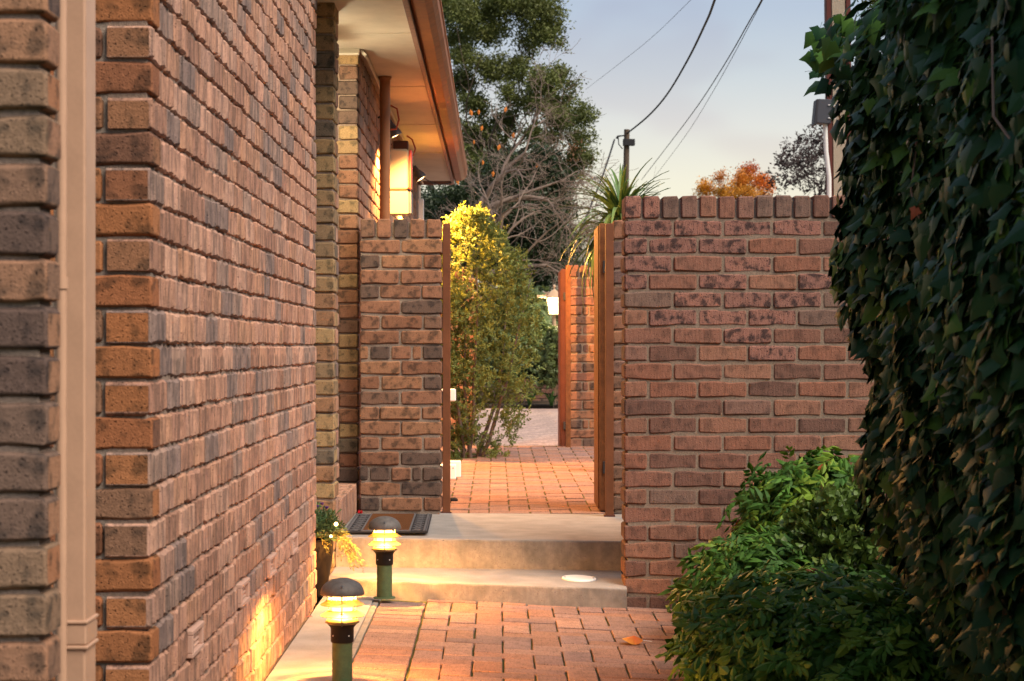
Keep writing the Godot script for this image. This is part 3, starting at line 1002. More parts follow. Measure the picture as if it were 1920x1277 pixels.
func gate_leaf(label: String, x: float, d: float, width: float, y0: float, y1: float, m: Material, m2: Material) -> void:
	var o := thing("gate", label, "gate", Vector3(x, y0, -d))
	var h := y1 - y0
	for s in [0.022, width - 0.022]:
		var b := MB.new()
		b.box(xf_at(Vector3(0, h / 2, -s)), Vector3(0.042, h, 0.044), 0.003)
		part("stile", b.mesh(), m, o)
	for y in [0.03, h - 0.03, h * 0.5]:
		var b := MB.new()
		b.box(xf_at(Vector3(0, y, -width / 2)), Vector3(0.036, 0.05, width - 0.09), 0.003)
		part("rail", b.mesh(), m, o)
	for y in [0.25, h - 0.25]:
		var b := MB.new()
		b.tube([Vector3(0.03, y - 0.04, 0.012), Vector3(0.03, y + 0.04, 0.012)], [0.009, 0.009], 10)
		b.box(xf_at(Vector3(0.012, y, -0.012)), Vector3(0.03, 0.07, 0.052), 0.002)
		part("hinge", b.mesh(), M.dark_metal, o)
	var n := int((width - 0.1) / 0.07)
	for k in n:
		var b := MB.new()
		b.box(xf_at(Vector3(-0.022, h / 2, -0.085 - k * 0.07)), Vector3(0.012, h - 0.02, 0.062), 0.002)
		part("board", b.mesh(), m2, o)

func build_gates() -> void:
	post("gate_post", "rusty brown steel post at the end of the short gate wall", -0.281, 0.044, 11.79, 0.05, 0.232, 1.897, M.rust)
	post("gate_post", "thick rusty brown steel post in front of the narrow brick gate wall", 0.645, 0.046, 11.63, 0.06, 0.228, 1.886, M.rust)
	gate_leaf("rusty brown gate leaf swung open behind the thick gate post", 0.621, 11.82, 0.62, 0.245, 1.90, M.timber, M.timber)
	post("gate_post", "orange lit steel post beside the far brick pier", 0.657, 0.046, 18.55, 0.05, 0.19, 1.925, M.timber)
	gate_leaf("dark red gate leaf swung open at the far gateway", 0.622, 18.75, 0.8, 0.22, 1.90, M.rust_dark, M.rust_dark)

# ---------------------------------------------------------------- steps
func hexa(c: Array, parent: Node3D, called: String, m: Material, ch := 0.012) -> void:
	# c: top FL, FR, BR, BL; drops to y = bottom of c[4]; the two front edges are eased
	var b := MB.new()
	var tp := MB.new()
	var fl: Vector3 = c[0]
	var fr: Vector3 = c[1]
	var br: Vector3 = c[2]
	var bl: Vector3 = c[3]
	var bot: float = c[4]
	var up := Vector3.UP
	var n := 14
	var g := RandomNumberGenerator.new()
	g.seed = 5
	var prev := []
	for k in n + 1:
		var t := float(k) / n
		var f := fl.lerp(fr, t)
		var bk := bl.lerp(br, t)
		var e := ch * g.randf_range(0.75, 1.3)
		var cur := [bk, f + Vector3(0, g.randf_range(-0.0015, 0.0015), -e), f + Vector3(0, -e * 0.32, -e * 0.3), f + Vector3(0, -e, 0), Vector3(f.x, bot, f.z)]
		if k > 0:
			tp.quadn(prev[0], cur[0], cur[1], prev[1], up, up, up, up)
			var dg := Vector3(0, 0.707, 0.707)
			tp.quadn(prev[1], cur[1], cur[2], prev[2], up, up, dg, dg)
			b.quadn(prev[2], cur[2], cur[3], prev[3], dg, dg, Vector3.BACK, Vector3.BACK)
			b.quadn(prev[3], cur[3], cur[4], prev[4], Vector3.BACK, Vector3.BACK, Vector3.BACK, Vector3.BACK)
		prev = cur
	b.flat(fl - Vector3(0, ch, 0), bl, Vector3(bl.x, bot, bl.z), Vector3(fl.x, bot, fl.z), Vector3.LEFT)
	b.flat(fr - Vector3(0, ch, 0), br, Vector3(br.x, bot, br.z), Vector3(fr.x, bot, fr.z), Vector3.RIGHT)
	b.flat(bl, br, Vector3(br.x, bot, br.z), Vector3(bl.x, bot, bl.z), Vector3.FORWARD)
	part(called, tp.mesh(), m, parent)
	part("riser", b.mesh(), M.concrete_old, parent)

func build_steps() -> void:
	var s := thing("concrete_steps", "two pale concrete steps up to the gate, stained on their risers", "steps")
	hexa([Vector3(-0.80, 0.084, -9.80), Vector3(0.628, 0.036, -9.80), Vector3(0.628, 0.068, -10.33), Vector3(-0.80, 0.086, -10.33), -0.12], s, "tread", M.concrete)
	hexa([Vector3(-0.80, 0.236, -10.30), Vector3(0.78, 0.212, -10.30), Vector3(0.78, 0.230, -11.76), Vector3(-0.80, 0.240, -11.76), -0.1], s, "landing", M.concrete)
	rebase(s, Vector3(-0.08, -0.06, -10.5))
	# round white cover let into the lower step
	var cv := thing("round_cover", "round white plastic cover set into the lower concrete step", "cover", Vector3(0.408, 0.0555, -10.03))
	cv.rotation = Vector3(0.06, 0, -0.034)
	var b := MB.new()
	b.lathe([Vector2(0.0845, 0.0), Vector2(0.0835, 0.005), Vector2(0.079, 0.0065), Vector2(0.0775, 0.0045), Vector2(0.075, 0.0045), Vector2(0.073, 0.007), Vector2(0.0, 0.0075)], 40)
	part("lid", b.mesh(), M.white, cv)
	for k in 2:
		var sc := MB.new()
		sc.lathe([Vector2(0.004, 0.006), Vector2(0.0035, 0.0085), Vector2(0.0, 0.0088)], 8, xf_at(Vector3(0.069 if k else -0.069, 0.0, 0)))
		part("screw", sc.mesh(), M.dark_metal, cv)

# ---------------------------------------------------------------- lamps
func build_lamps() -> void:
	var bulb := glow(C(1.0, 0.60, 0.20), 1.3)
	var at_ := [Vector3(-0.5425, -0.012, -7.27), Vector3(-0.520, 0.012, -9.62)]
	var lbl := ["green bollard light with louvred lamp head standing on the path edge by the house wall", "green bollard light with louvred lamp head standing against the lower concrete step"]
	for q in 2:
		var o := thing("bollard_light", lbl[q], "bollard light", at_[q], "bollard lights along the path")
		var p := MB.new()
		p.lathe([Vector2(0.0, 0.0), Vector2(0.036, 0.0), Vector2(0.036, 0.165), Vector2(0.0, 0.165)], 28)
		part("post", p.mesh(), M.green, o)
		var c := MB.new()
		c.lathe([Vector2(0.0, 0.156), Vector2(0.0385, 0.156), Vector2(0.041, 0.160), Vector2(0.041, 0.206), Vector2(0.044, 0.212), Vector2(0.052, 0.220), Vector2(0.050, 0.222), Vector2(0.0, 0.219)], 28)
		var co := part("collar", c.mesh(), M.black, o)
		for an in [0.9, 2.4]:
			var st := MB.new()
			st.lathe([Vector2(0.0028, 0.0), Vector2(0.0028, 0.0015), Vector2(0.0, 0.002)], 8, xf_at(Vector3(cos(an) * 0.041, 0.182, sin(an) * 0.041), facing(Vector3.UP, Vector3(cos(an), 0, sin(an)))))
			part("screw", st.mesh(), mat(C(0.5, 0.5, 0.48), 0.35), co)
		var bp := MB.new()
		bp.lathe([Vector2(0.052, 0.0), Vector2(0.052, 0.004), Vector2(0.048, 0.006), Vector2(0.036, 0.006)], 28)
		part("base_plate", bp.mesh(), M.green, o)
		var cup := MB.new()
		cup.lathe([Vector2(0.048, 0.219), Vector2(0.061, 0.226), Vector2(0.061, 0.228), Vector2(0.050, 0.2405), Vector2(0.0475, 0.242)], 32)
		part("louvre", cup.mesh(), M.louvre, o)
		for y in [0.250, 0.2885]:
			var l := MB.new()
			l.lathe([Vector2(0.0775, y), Vector2(0.0778, y + 0.0015), Vector2(0.053, y + 0.0175), Vector2(0.0515, y + 0.0205), Vector2(0.0495, y + 0.0205), Vector2(0.0505, y + 0.0165), Vector2(0.0765, y - 0.0005), Vector2(0.0775, y)], 36)
			part("louvre", l.mesh(), M.louvre, o)
		var cap := MB.new()
		var prof := [Vector2(0.070, 0.326), Vector2(0.077, 0.3245), Vector2(0.0785, 0.3275)]
		for k in range(1, 11):
			var an := k / 10.0 * PI / 2
			prof.append(Vector2(0.078 * cos(an), 0.329 + 0.0555 * sin(an)))
		cap.lathe(prof, 36)
		var cp := part("cap", cap.mesh(), M.cap, o)
		var under := MB.new()
		under.lathe([Vector2(0.0, 0.365), Vector2(0.045, 0.356), Vector2(0.071, 0.3275)], 36)
		part("reflector", under.mesh(), M.louvre, o)
		var sc := MB.new()
		sc.lathe([Vector2(0.0045, 0.0), Vector2(0.0045, 0.0025), Vector2(0.0, 0.003)], 12, xf_at(Vector3(0.004, 0.3585, 0.0675), Basis(Vector3.RIGHT, 0.95)))
		part("screw", sc.mesh(), M.dark_metal, cp)
		for k in 3:
			var an := PI / 2 - 0.05 + k * TAU / 3
			var r := Vector3(cos(an) * 0.056, 0, sin(an) * 0.056)
			var rod := MB.new()
			rod.tube([r + Vector3(0, 0.218, 0), r + Vector3(0, 0.330, 0)], [0.0022, 0.0022], 8)
			for y in [0.262, 0.300]:
				rod.lathe([Vector2(0.0, y - 0.004), Vector2(0.005, y - 0.002), Vector2(0.005, y + 0.003), Vector2(0.0, y + 0.004)], 10, xf_at(r))
			part("spacer_rod", rod.mesh(), M.dark_metal, o)
		var gl := MB.new()
		gl.lathe([Vector2(0.0, 0.223), Vector2(0.036, 0.223), Vector2(0.036, 0.338), Vector2(0.026, 0.346), Vector2(0.0, 0.348)], 28)
		part("lamp_glass", gl.mesh(), bulb, o)
		var li := OmniLight3D.new()
		li.name = "lamp_light"
		li.position = Vector3(0, 0.341, 0)
		li.light_energy = 0.75
		li.light_color = C(1.0, 0.43, 0.09).linear_to_srgb()
		li.light_size = 0.015
		li.omni_range = 8.0
		li.omni_attenuation = 2.0
		li.shadow_enabled = true
		o.add_child(li)

func flood(label: String, p: Vector3, aim: Vector3, energy: float) -> void:
	var o := thing("wall_light", label, "wall light", p, "spotlights under the eave")
	var b := facing(aim, Vector3.UP)
	var t := Basis(b.x, b.z, -b.y)
	var h := MB.new()
	h.lathe([Vector2(0.0, -0.12), Vector2(0.022, -0.12), Vector2(0.026, -0.08), Vector2(0.048, -0.03), Vector2(0.05, 0.0), Vector2(0.046, 0.002), Vector2(0.044, -0.006)], 24, xf_at(Vector3.ZERO, t))
	part("housing", h.mesh(), M.dark_metal, o)
	var f := MB.new()
	f.lathe([Vector2(0.0, 0.003), Vector2(0.045, -0.003)], 24, xf_at(Vector3.ZERO, t))
	part("lamp_face", f.mesh(), glow(C(1.0, 0.66, 0.28), 4.0), o)
	var a := MB.new()
	a.tube([t * Vector3(0, -0.11, 0), t * Vector3(0, -0.11, 0) + Vector3(-0.03, 0.05, 0), Vector3(-0.786 - p.x, 0.12, 0)], [0.008, 0.008, 0.008], 8)
	part("arm", a.mesh(), M.dark_metal, o)
	var li := SpotLight3D.new()
	li.name = "lamp_light"
	li.position = t * Vector3(0, 0.02, 0)
	li.basis = facing(-aim, Vector3.UP)
	li.light_energy = energy
	li.light_color = C(1.0, 0.43, 0.10).linear_to_srgb()
	li.light_size = 0.045
	li.spot_range = 20.0
	li.spot_angle = 82.0
	li.spot_angle_attenuation = 0.3
	li.spot_attenuation = 2.0
	li.shadow_enabled = true
	o.add_child(li)

func build_house_fittings() -> void:
	flood("lit spotlight on the house flank just behind the brown pipe", Vector3(-0.672, 2.60, -13.75), Vector3(0.42, -0.9, -0.06), 3.0)
	flood("lit spotlight under the eave above the tall yellow shrub", Vector3(-0.615, 2.58, -17.0), Vector3(0.46, -0.70, 0.0), 7.0)
	# porch lamp hidden round the corner of the pier
	var pl := thing("porch_light", "small square wall light at the top of the porch wall", "wall light", Vector3(-1.03, 2.62, -11.18))
	var hb := MB.new()
	hb.box(xf_at(Vector3(0, 0.035, 0)), Vector3(0.11, 0.02, 0.11), 0.003)
	hb.tube([Vector3(0, 0.04, 0), Vector3(0, 0.275, 0)], [0.012, 0.012], 8)
	part("housing", hb.mesh(), M.dark_metal, pl)
	var gb := MB.new()
	gb.lathe([Vector2(0.0, -0.04), Vector2(0.03, -0.03), Vector2(0.04, 0.0), Vector2(0.03, 0.024)], 16)
	part("lamp_glass", gb.mesh(), glow(C(1.0, 0.85, 0.5), 4.0), pl)
	var li := OmniLight3D.new()
	li.name = "lamp_light"
	li.light_energy = 0.28
	li.light_color = C(1.0, 0.84, 0.55).linear_to_srgb()
	li.light_size = 0.035
	li.omni_range = 10.0
	li.omni_attenuation = 2.0
	li.shadow_enabled = true
	pl.add_child(li)
	# round brown vent pipe rising to the soffit
	var vp := thing("vent_pipe", "round brown painted pipe rising to the cream soffit above the gate wall", "pipe", Vector3(-0.70, 0.235, -13.0))
	var b := MB.new()
	b.tube([Vector3.ZERO, Vector3(0, 2.665, 0)], [0.033, 0.033], 20)
	part("shaft", b.mesh(), M.pipe_brown, vp)
	var fl := MB.new()
	fl.lathe([Vector2(0.033, 2.64), Vector2(0.042, 2.655), Vector2(0.042, 2.664)], 20)
	part("collar", fl.mesh(), M.pipe_brown, vp)
	for e in [[Vector3(-0.665, 2.72, -13.02), Vector3(-0.625, 2.70, -13.03), Vector3(-0.612, 2.63, -13.03), Vector3(-0.63, 2.57, -13.03), Vector3(-0.665, 2.565, -13.02), "red cable looped beside the brown vent pipe"], [Vector3(-0.655, 2.75, -15.2), Vector3(-0.62, 2.73, -15.25), Vector3(-0.595, 2.66, -15.25), Vector3(-0.61, 2.61, -15.25), Vector3(-0.65, 2.60, -15.2), "dark red cable looped beside the wall bracket"]]:
		var cb := thing("cable_loop", e[5], "cable", e[0])
		var t := MB.new()
		t.tube([Vector3.ZERO, e[1] - e[0], e[2] - e[0], e[3] - e[0], e[4] - e[0]], [0.006, 0.006, 0.006, 0.006, 0.006], 6)
		part("cable", t.mesh(), mat(C(0.32, 0.05, 0.02), 0.5), cb)
	# wall box with coloured side panels
	var wb := thing("wall_box", "cream wall box with red and grey side panels on the house flank", "wall box", Vector3(-0.672, 2.106, -14.45))
	var bd := MB.new()
	bd.box(xf_at(Vector3(-0.015, 0.325, 0)), Vector3(0.165, 0.29, 0.16), 0.02)
	part("upper_case", bd.mesh(), mat(C(0.40, 0.35, 0.24), 0.35), wb)
	var bl := MB.new()
	bl.box(xf_at(Vector3(-0.015, 0.092, 0)), Vector3(0.165, 0.168, 0.16), 0.012)
	part("lower_case", bl.mesh(), mat(C(0.32, 0.30, 0.24), 0.4), wb)
	var rp := MB.new()
	rp.box(xf_at(Vector3(0.075, 0.325, 0)), Vector3(0.022, 0.28, 0.14), 0.009)
	part("side_panel", rp.mesh(), mat(C(0.55, 0.07, 0.055), 0.35), wb)
	var gp := MB.new()
	gp.box(xf_at(Vector3(0.075, 0.092, 0)), Vector3(0.022, 0.16, 0.14), 0.009)
	part("side_panel", gp.mesh(), mat(C(0.12, 0.13, 0.16), 0.4), wb)
	var br := thing("junction_box", "small dark brown box on the house flank above the cream wall box", "junction box", Vector3(-0.70, 2.66, -15.2))
	var bb := MB.new()
	bb.box(xf_at(Vector3(0, 0.0, 0)), Vector3(0.11, 0.10, 0.10), 0.006)
	part("case", bb.mesh(), mat(C(0.10, 0.045, 0.025), 0.6), br)
	var lid := MB.new()
	lid.box(xf_at(Vector3(0, 0.0, 0.053)), Vector3(0.10, 0.09, 0.006), 0.002)
	part("lid", lid.mesh(), mat(C(0.12, 0.05, 0.03), 0.6), br)
	var dp := thing("downpipe", "pale grey downpipe length on the far end of the house flank", "downpipe", Vector3(-0.66, 0.2, -18.2))
	var d2 := MB.new()
	d2.box(xf_at(Vector3(0, 1.15, 0)), Vector3(0.05, 2.3, 0.08), 0.006)
	part("pipe", d2.mesh(), mat(C(0.42, 0.42, 0.43), 0.5), dp)
	var ck := MB.new()
	ck.box(xf_at(Vector3(0, 1.9, 0)), Vector3(0.056, 0.03, 0.086), 0.004)
	part("bracket", ck.mesh(), mat(C(0.36, 0.36, 0.37), 0.5), dp)
	# thin cable hanging from the soffit to the eave end
	var hc := thing("soffit_cable", "thin black cable hanging below the soffit near the eave end", "cable")
	var pts := []
	for k in 9:
		var t := k / 8.0
		pts.append(Vector3(lerpf(-0.70, -0.44, t), 2.79 + 0.05 * t - 0.05 * sin(t * PI), -19.2 - 1.4 * t))
	var ct := MB.new()
	ct.tube(pts, [0.005, 0.005, 0.005, 0.005, 0.005, 0.005, 0.005, 0.005, 0.005], 5)
	part("cable", ct.mesh(), M.cable, hc)
	rebase(hc, pts[0])

# ---------------------------------------------------------------- leaves
func blade(len: float, wid: float, fold := 0.25, droop := 0.15) -> MB:
	# a pointed leaf from the origin along +y, upper side +z
	var m := MB.new()
	var a := Vector3.ZERO
	var b := Vector3(0, len * 0.42, len * droop * 0.3)
	var t := Vector3(0, len, -len * droop)
	var l := Vector3(-wid / 2, len * 0.40, -wid * fold)
	var r := Vector3(wid / 2, len * 0.40, -wid * fold)
	var l2 := Vector3(-wid * 0.33, len * 0.72, -wid * fold - len * droop * 0.3)
	var r2 := Vector3(wid * 0.33, len * 0.72, -wid * fold - len * droop * 0.3)
	m.face3(a, b, l, Vector3.BACK)
	m.face3(a, r, b, Vector3.BACK)
	m.face3(b, l2, l, Vector3.BACK)
	m.face3(b, r, r2, Vector3.BACK)
	m.face3(b, t, l2, Vector3.BACK)
	m.face3(b, r2, t, Vector3.BACK)
	return m

func join(into: MB, from: MB, xf: Transform3D) -> void:
	var base := into.v.size()
	for k in from.v.size():
		into.v.append(xf * from.v[k])
		into.n.append((xf.basis * from.n[k]).normalized())
		into.c.append(into.col)
	for k in from.idx:
		into.idx.append(base + k)

func sprig(sd: int, n: int, len: float, leaf_len: float, leaf_wid: float, spread: float) -> ArrayMesh:
	var g := RandomNumberGenerator.new()
	g.seed = sd
	var m := MB.new()
	m.coloured = true
	for k in n:
		var t := float(k) / maxf(1, n - 1)
		var side := -1.0 if k % 2 else 1.0
		var yaw := side * g.randf_range(0.5, 1.0) * spread if k < n - 1 else g.randf_range(-0.2, 0.2)
		var s := g.randf_range(0.75, 1.15)
		var tint := g.randf_range(0.8, 1.2)
		m.col = Color(tint * g.randf_range(0.85, 1.2), tint, tint * 0.9)
		var b := Basis(Vector3.BACK, -yaw) * Basis(Vector3.RIGHT, g.randf_range(-0.5, 0.35)) * Basis(Vector3.UP, g.randf_range(-0.6, 0.6))
		join(m, blade(leaf_len * s, leaf_wid * s), Transform3D(b, Vector3(g.randf_range(-0.004, 0.004), len * t * 0.8, g.randf_range(-0.006, 0.006))))
	m.col = Color(0.8, 0.6, 0.5)
	var st := MB.new()
	st.tube([Vector3.ZERO, Vector3(0, len * 0.8, 0)], [len * 0.012 + 0.0006, 0.0005], 3, false)
	join(m, st, Transform3D())
	return m.mesh()

# tuft of small flat leaves inside a unit ball, for far crowns
func tuft(sd: int, n: int, size: float) -> ArrayMesh:
	var g := RandomNumberGenerator.new()
	g.seed = sd
	var m := MB.new()
	m.coloured = true
	for k in n:
		var p := Vector3(g.randfn(0, 0.45), g.randfn(0, 0.4), g.randfn(0, 0.45))
		var a := Vector3(g.randf_range(-1, 1), g.randf_range(-0.6, 0.8), g.randf_range(-1, 1)).normalized()
		var b := a.cross(Vector3(g.randf_range(-1, 1), g.randf_range(-1, 1), g.randf_range(-1, 1))).normalized()
		var s := size * g.randf_range(0.6, 1.3)
		var t := g.randf_range(0.7, 1.3)
		m.col = Color(t, t, t)
		m.face3(p - a * s, p + b * s * 0.45, p + a * s)
		m.face3(p - a * s, p + a * s, p - b * s * 0.45)
	return m.mesh()

func tint(lo: float, hi: float, warm := 0.0) -> Color:
	var t := rnd(lo, hi)
	var w := rnd(0, warm)
	return Color(t * (1.0 + w), t, t * (1.0 - 0.4 * w))

# ---------------------------------------------------------------- pot and plant by the steps
func build_pot() -> void:
	var p := thing("plant_pot", "tall tapering black glazed pot beside the steps", "pot", Vector3(-0.905, 0.0, -9.80))
	var b := MB.new()
	b.lathe([Vector2(0.0, 0.0), Vector2(0.085, 0.0), Vector2(0.092, 0.01), Vector2(0.112, 0.09), Vector2(0.126, 0.17), Vector2(0.132, 0.245), Vector2(0.132, 0.272), Vector2(0.126, 0.276), Vector2(0.120, 0.270), Vector2(0.118, 0.235)], 40)
	part("body", b.mesh(), M.glaze, p)
	var so := MB.new()
	so.lathe([Vector2(0.121, 0.24), Vector2(0.0, 0.252)], 24)
	part("potting_soil", so.mesh(), M.soil, p)
	var pl := thing("trailing_plant", "leafy trailing plant with purple flowers growing in the black pot", "plant", Vector3(-0.90, 0.25, -9.80))
	var xs := []
	var cs := []
	for k in 420:
		var a := rnd(0, TAU)
		var rr := sqrt(R.randf()) * 0.15
		var q := Vector3(cos(a) * rr, 0.04 + 0.11 * (1.0 - rr / 0.16) + rnd(-0.035, 0.05), sin(a) * rr)
		var out := Vector3(cos(a) * rr * 5.0, 0.6, sin(a) * rr * 5.0 + 0.25) + rdir() * 0.6
		xs.append(Transform3D(facing(rdir(), out.normalized()).scaled(Vector3.ONE * rnd(0.7, 1.2)), q))
		cs.append(tint(0.8, 1.15, 0.3))
	scatter("foliage", sprig(301, 6, 0.05, 0.028, 0.010, 0.9), leafmat(C(0.075, 0.135, 0.05)), pl, xs, cs)
	xs = []
	cs = []
	for k in 15:
		var a := rnd(-0.7, 0.9)
		var dir := Vector3(cos(a), 0, sin(a))
		var len := rnd(0.06, 0.20)
		var q := dir * rnd(0.09, 0.14) + Vector3(0, 0.045, 0)
		var v := dir * 0.5 + Vector3(0, 0.35, 0)
		for s in 12:
			v += Vector3(0, -0.16, 0)
			q += v.normalized() * len / 8.0
			xs.append(Transform3D(facing(rdir(), v.normalized() + rdir() * 0.5).scaled(Vector3.ONE * rnd(0.6, 1.0)), q))
			cs.append(tint(0.85, 1.15, 0.4))
	scatter("trailing_stems", sprig(302, 5, 0.035, 0.015, 0.006, 1.0), leafmat(C(0.15, 0.16, 0.045)), pl, xs, cs)
	var petal := mat(C(0.10, 0.035, 0.22), 0.6)
	for q in [Vector3(0.075, 0.185, 0.03), Vector3(0.055, 0.175, 0.06), Vector3(0.095, 0.165, 0.0), Vector3(0.03, 0.15, 0.09)]:
		var f := MB.new()
		for k in 6:
			join(f, blade(0.018, 0.013, 0.2, 0.2), Transform3D(Basis(Vector3.UP, k * TAU / 6) * Basis(Vector3.RIGHT, 0.9), Vector3.ZERO))
		var o := part("flower", f.mesh(), petal, pl)
		o.position = q
	var fl := thing("fairy_lights", "two tiny warm fairy lights hanging among the trailing plant", "fairy lights", Vector3(-0.75, 0.36, -9.66))
	for q in [[Vector3(0.0, -0.005, 0), 0.010], [Vector3(-0.024, -0.062, 0.0), 0.007]]:
		var bb := MB.new()
		var r: float = q[1]
		bb.lathe([Vector2(0, -r), Vector2(r * 0.7, -r * 0.7), Vector2(r, 0), Vector2(r * 0.7, r * 0.7), Vector2(0, r)], 12, xf_at(q[0]))
		part("bulb", bb.mesh(), glow(C(1.0, 0.6, 0.2), 3.0), fl)
	var wr := MB.new()
	wr.tube([Vector3(-0.024, -0.055, 0), Vector3(-0.006, -0.03, 0.004), Vector3(0, 0.004, 0), Vector3(-0.03, 0.02, -0.02), Vector3(-0.09, -0.02, -0.06)], [0.0012, 0.0012, 0.0012, 0.0012, 0.0012], 4)
	part("wire", wr.mesh(), M.cable, fl)

# ---------------------------------------------------------------- doormat and small things
func build_small_things() -> void:
	var m := thing("doormat", "long brown doormat with grey patterned border strips on the landing", "doormat", Vector3(-0.565, 0.240, -10.98))
	m.rotation = Vector3(-0.003, 0.012, 0.0)
	var bs := MB.new()
	bs.box(xf_at(Vector3(0, 0.006, 0)), Vector3(0.43, 0.010, 1.14), 0.003)
	part("backing", bs.mesh(), M.rubber, m)
	var ce := MB.new()
	ce.box(xf_at(Vector3(0, 0.0135, 0)), Vector3(0.235, 0.007, 1.04), 0.002)
	part("coir_centre", ce.mesh(), M.coir, m)
	for s in [-1, 1]:
		var bd := holder("border_strip", m)
		for e in [[0.122, 0.010], [0.196, 0.012], [0.207, 0.005]]:
			var q := MB.new()
			q.box(xf_at(Vector3(s * e[0], 0.013, 0)), Vector3(e[1], 0.006, 1.10), 0.001)
			part("rib", q.mesh(), M.mat_grey, bd)
		var sw := MB.new()
		for k in 16:
			var z := -0.52 + k * 0.069
			var pts := []
			for i in 8:
				var a := i / 7.0 * 4.6 + (PI if k % 2 else 0.0)
				var r := 0.026 - i * 0.0026
				pts.append(Vector3(s * 0.159 + cos(a) * r, 0.0125, z + sin(a) * r))
			sw.tube(pts, [0.003, 0.003, 0.003, 0.003, 0.003, 0.003, 0.003, 0.003], 5)
		part("scrollwork", sw.mesh(), M.mat_grey, bd)
	for s in [-1, 1]:
		var q := MB.new()
		q.box(xf_at(Vector3(0, 0.013, s * 0.545)), Vector3(0.25, 0.006, 0.03), 0.001)
		part("end_strip", q.mesh(), M.mat_grey, m)
	# fallen petal, leaf
	var rp := thing("fallen_petal", "small red petal lying on the doormat", "petal", Vector3(-0.752, 0.262, -11.40))
	var pm := MB.new()
	for k in 5:
		join(pm, blade(0.022, 0.018, -0.3, 0.5), Transform3D(Basis(Vector3.UP, k * 1.26) * Basis(Vector3.RIGHT, 0.9), Vector3.ZERO))
	part("petal", pm.mesh(), mat(C(0.5, 0.012, 0.02), 0.6), rp)
	var lf := thing("fallen_leaf", "curled orange autumn leaf lying on the brick paving", "leaf", Vector3(0.58, -0.052, -8.63))
	lf.rotation = Vector3(0.1, 0.5, -0.05)
	var lm := MB.new()
	lm.coloured = true
	var ring := []
	for k in 15:
		var a := k / 14.0 * TAU
		var r := 0.047 * (1.0 - 0.25 * cos(a)) * (1.0 + 0.12 * sin(3.0 * a))
		ring.append(Vector3(cos(a) * r * 1.0, 0.022 - 0.024 * absf(sin(a * 1.0 + 0.3)) + 0.008 * sin(2.0 * a), sin(a) * r * 0.85))
	for k in 14:
		lm.col = Color(1, 1, 1)
		lm.face3(Vector3(0, 0.028, 0), ring[k], ring[k + 1], Vector3.UP)
	for k in lm.v.size():
		var edge := ss(0.02, 0.055, Vector2(lm.v[k].x, lm.v[k].z).length())
		lm.c[k] = C(0.62, 0.10, 0.012).lerp(C(0.66, 0.24, 0.02), edge)
	lm.tube([Vector3(0.03, 0.012, 0.0), Vector3(0.055, 0.006, 0.004), Vector3(0.085, 0.004, 0.012)], [0.001, 0.001, 0.0012], 4)
	part("blade", lm.mesh(), leafmat(C(1, 1, 1), 0.6, 0.0), lf)
	var g := RandomNumberGenerator.new()
	g.seed = 77
	for e in [[Vector3(-0.80, 0.004, -9.0), "small dry pink petal at the foot of the house wall"], [Vector3(-0.595, 0.004, -7.12), "small dry brown leaf beside the bollard light foot"]]:
		var dl := thing("fallen_leaf", e[1], "leaf", e[0])
		var dm := MB.new()
		join(dm, blade(0.04, 0.02, 0.3, 0.2), Transform3D(Basis(Vector3.UP, 1.2) * Basis(Vector3.RIGHT, -1.45), Vector3(0, 0.004, 0)))
		part("blade", dm.mesh(), mat(C(0.42, 0.16, 0.10), 0.8), dl)
	# behind the left gate post
	var st := thing("doorstop", "small round black doorstop on the courtyard paving", "doorstop", Vector3(-0.265, 0.228, -12.62))
	var sm := MB.new()
	sm.lathe([Vector2(0, 0), Vector2(0.032, 0), Vector2(0.036, 0.01), Vector2(0.033, 0.026), Vector2(0.022, 0.034), Vector2(0, 0.035)], 18)
	part("cap", sm.mesh(), M.rubber, st)
	var bm := MB.new()
	bm.lathe([Vector2(0.04, 0.0), Vector2(0.04, 0.004), Vector2(0.03, 0.006)], 18)
	part("base", bm.mesh(), M.dark_metal, st)
	var wb := thing("gate_motor", "two white boxes of a gate opener standing behind the left gate post", "gate opener", Vector3(-0.345, 0.215, -14.6))
	var b1 := MB.new()
	b1.box(xf_at(Vector3(0.03, 0.075, -0.25)), Vector3(0.13, 0.15, 0.12), 0.008)
	part("case", b1.mesh(), M.white, wb)
	var b2 := MB.new()
	b2.box(xf_at(Vector3(0.0, 0.07, 0.0)), Vector3(0.13, 0.14, 0.12), 0.008)
	part("case", b2.mesh(), M.white, wb)
	for q in [Vector3(-0.045, 0.115, 0.061), Vector3(0.045, 0.115, 0.061), Vector3(-0.045, 0.025, 0.061), Vector3(0.045, 0.025, 0.061)]:
		var sc := MB.new()
		sc.lathe([Vector2(0.004, 0.0), Vector2(0.0035, 0.002), Vector2(0.0, 0.0025)], 8, xf_at(q, Basis(Vector3.RIGHT, PI / 2)))
		part("screw", sc.mesh(), M.dark_metal, wb)
	var gb := thing("wall_socket", "white weatherproof box with a chain hanging behind the left gate post", "socket box", Vector3(-0.30, 0.78, -14.0))
	var b3 := MB.new()
	b3.box(xf_at(Vector3(-0.02, 0.08, 0)), Vector3(0.10, 0.085, 0.07), 0.008)
	b3.box(xf_at(Vector3(-0.18, 0.085, 0)), Vector3(0.28, 0.03, 0.03), 0.004)
	part("case", b3.mesh(), M.white, gb)
	var po := MB.new()
	po.tube([Vector3(-0.31, -0.56, 0), Vector3(-0.31, 0.12, 0)], [0.02, 0.02], 10)
	part("stake", po.mesh(), M.dark_metal, gb)
	var chn := MB.new()
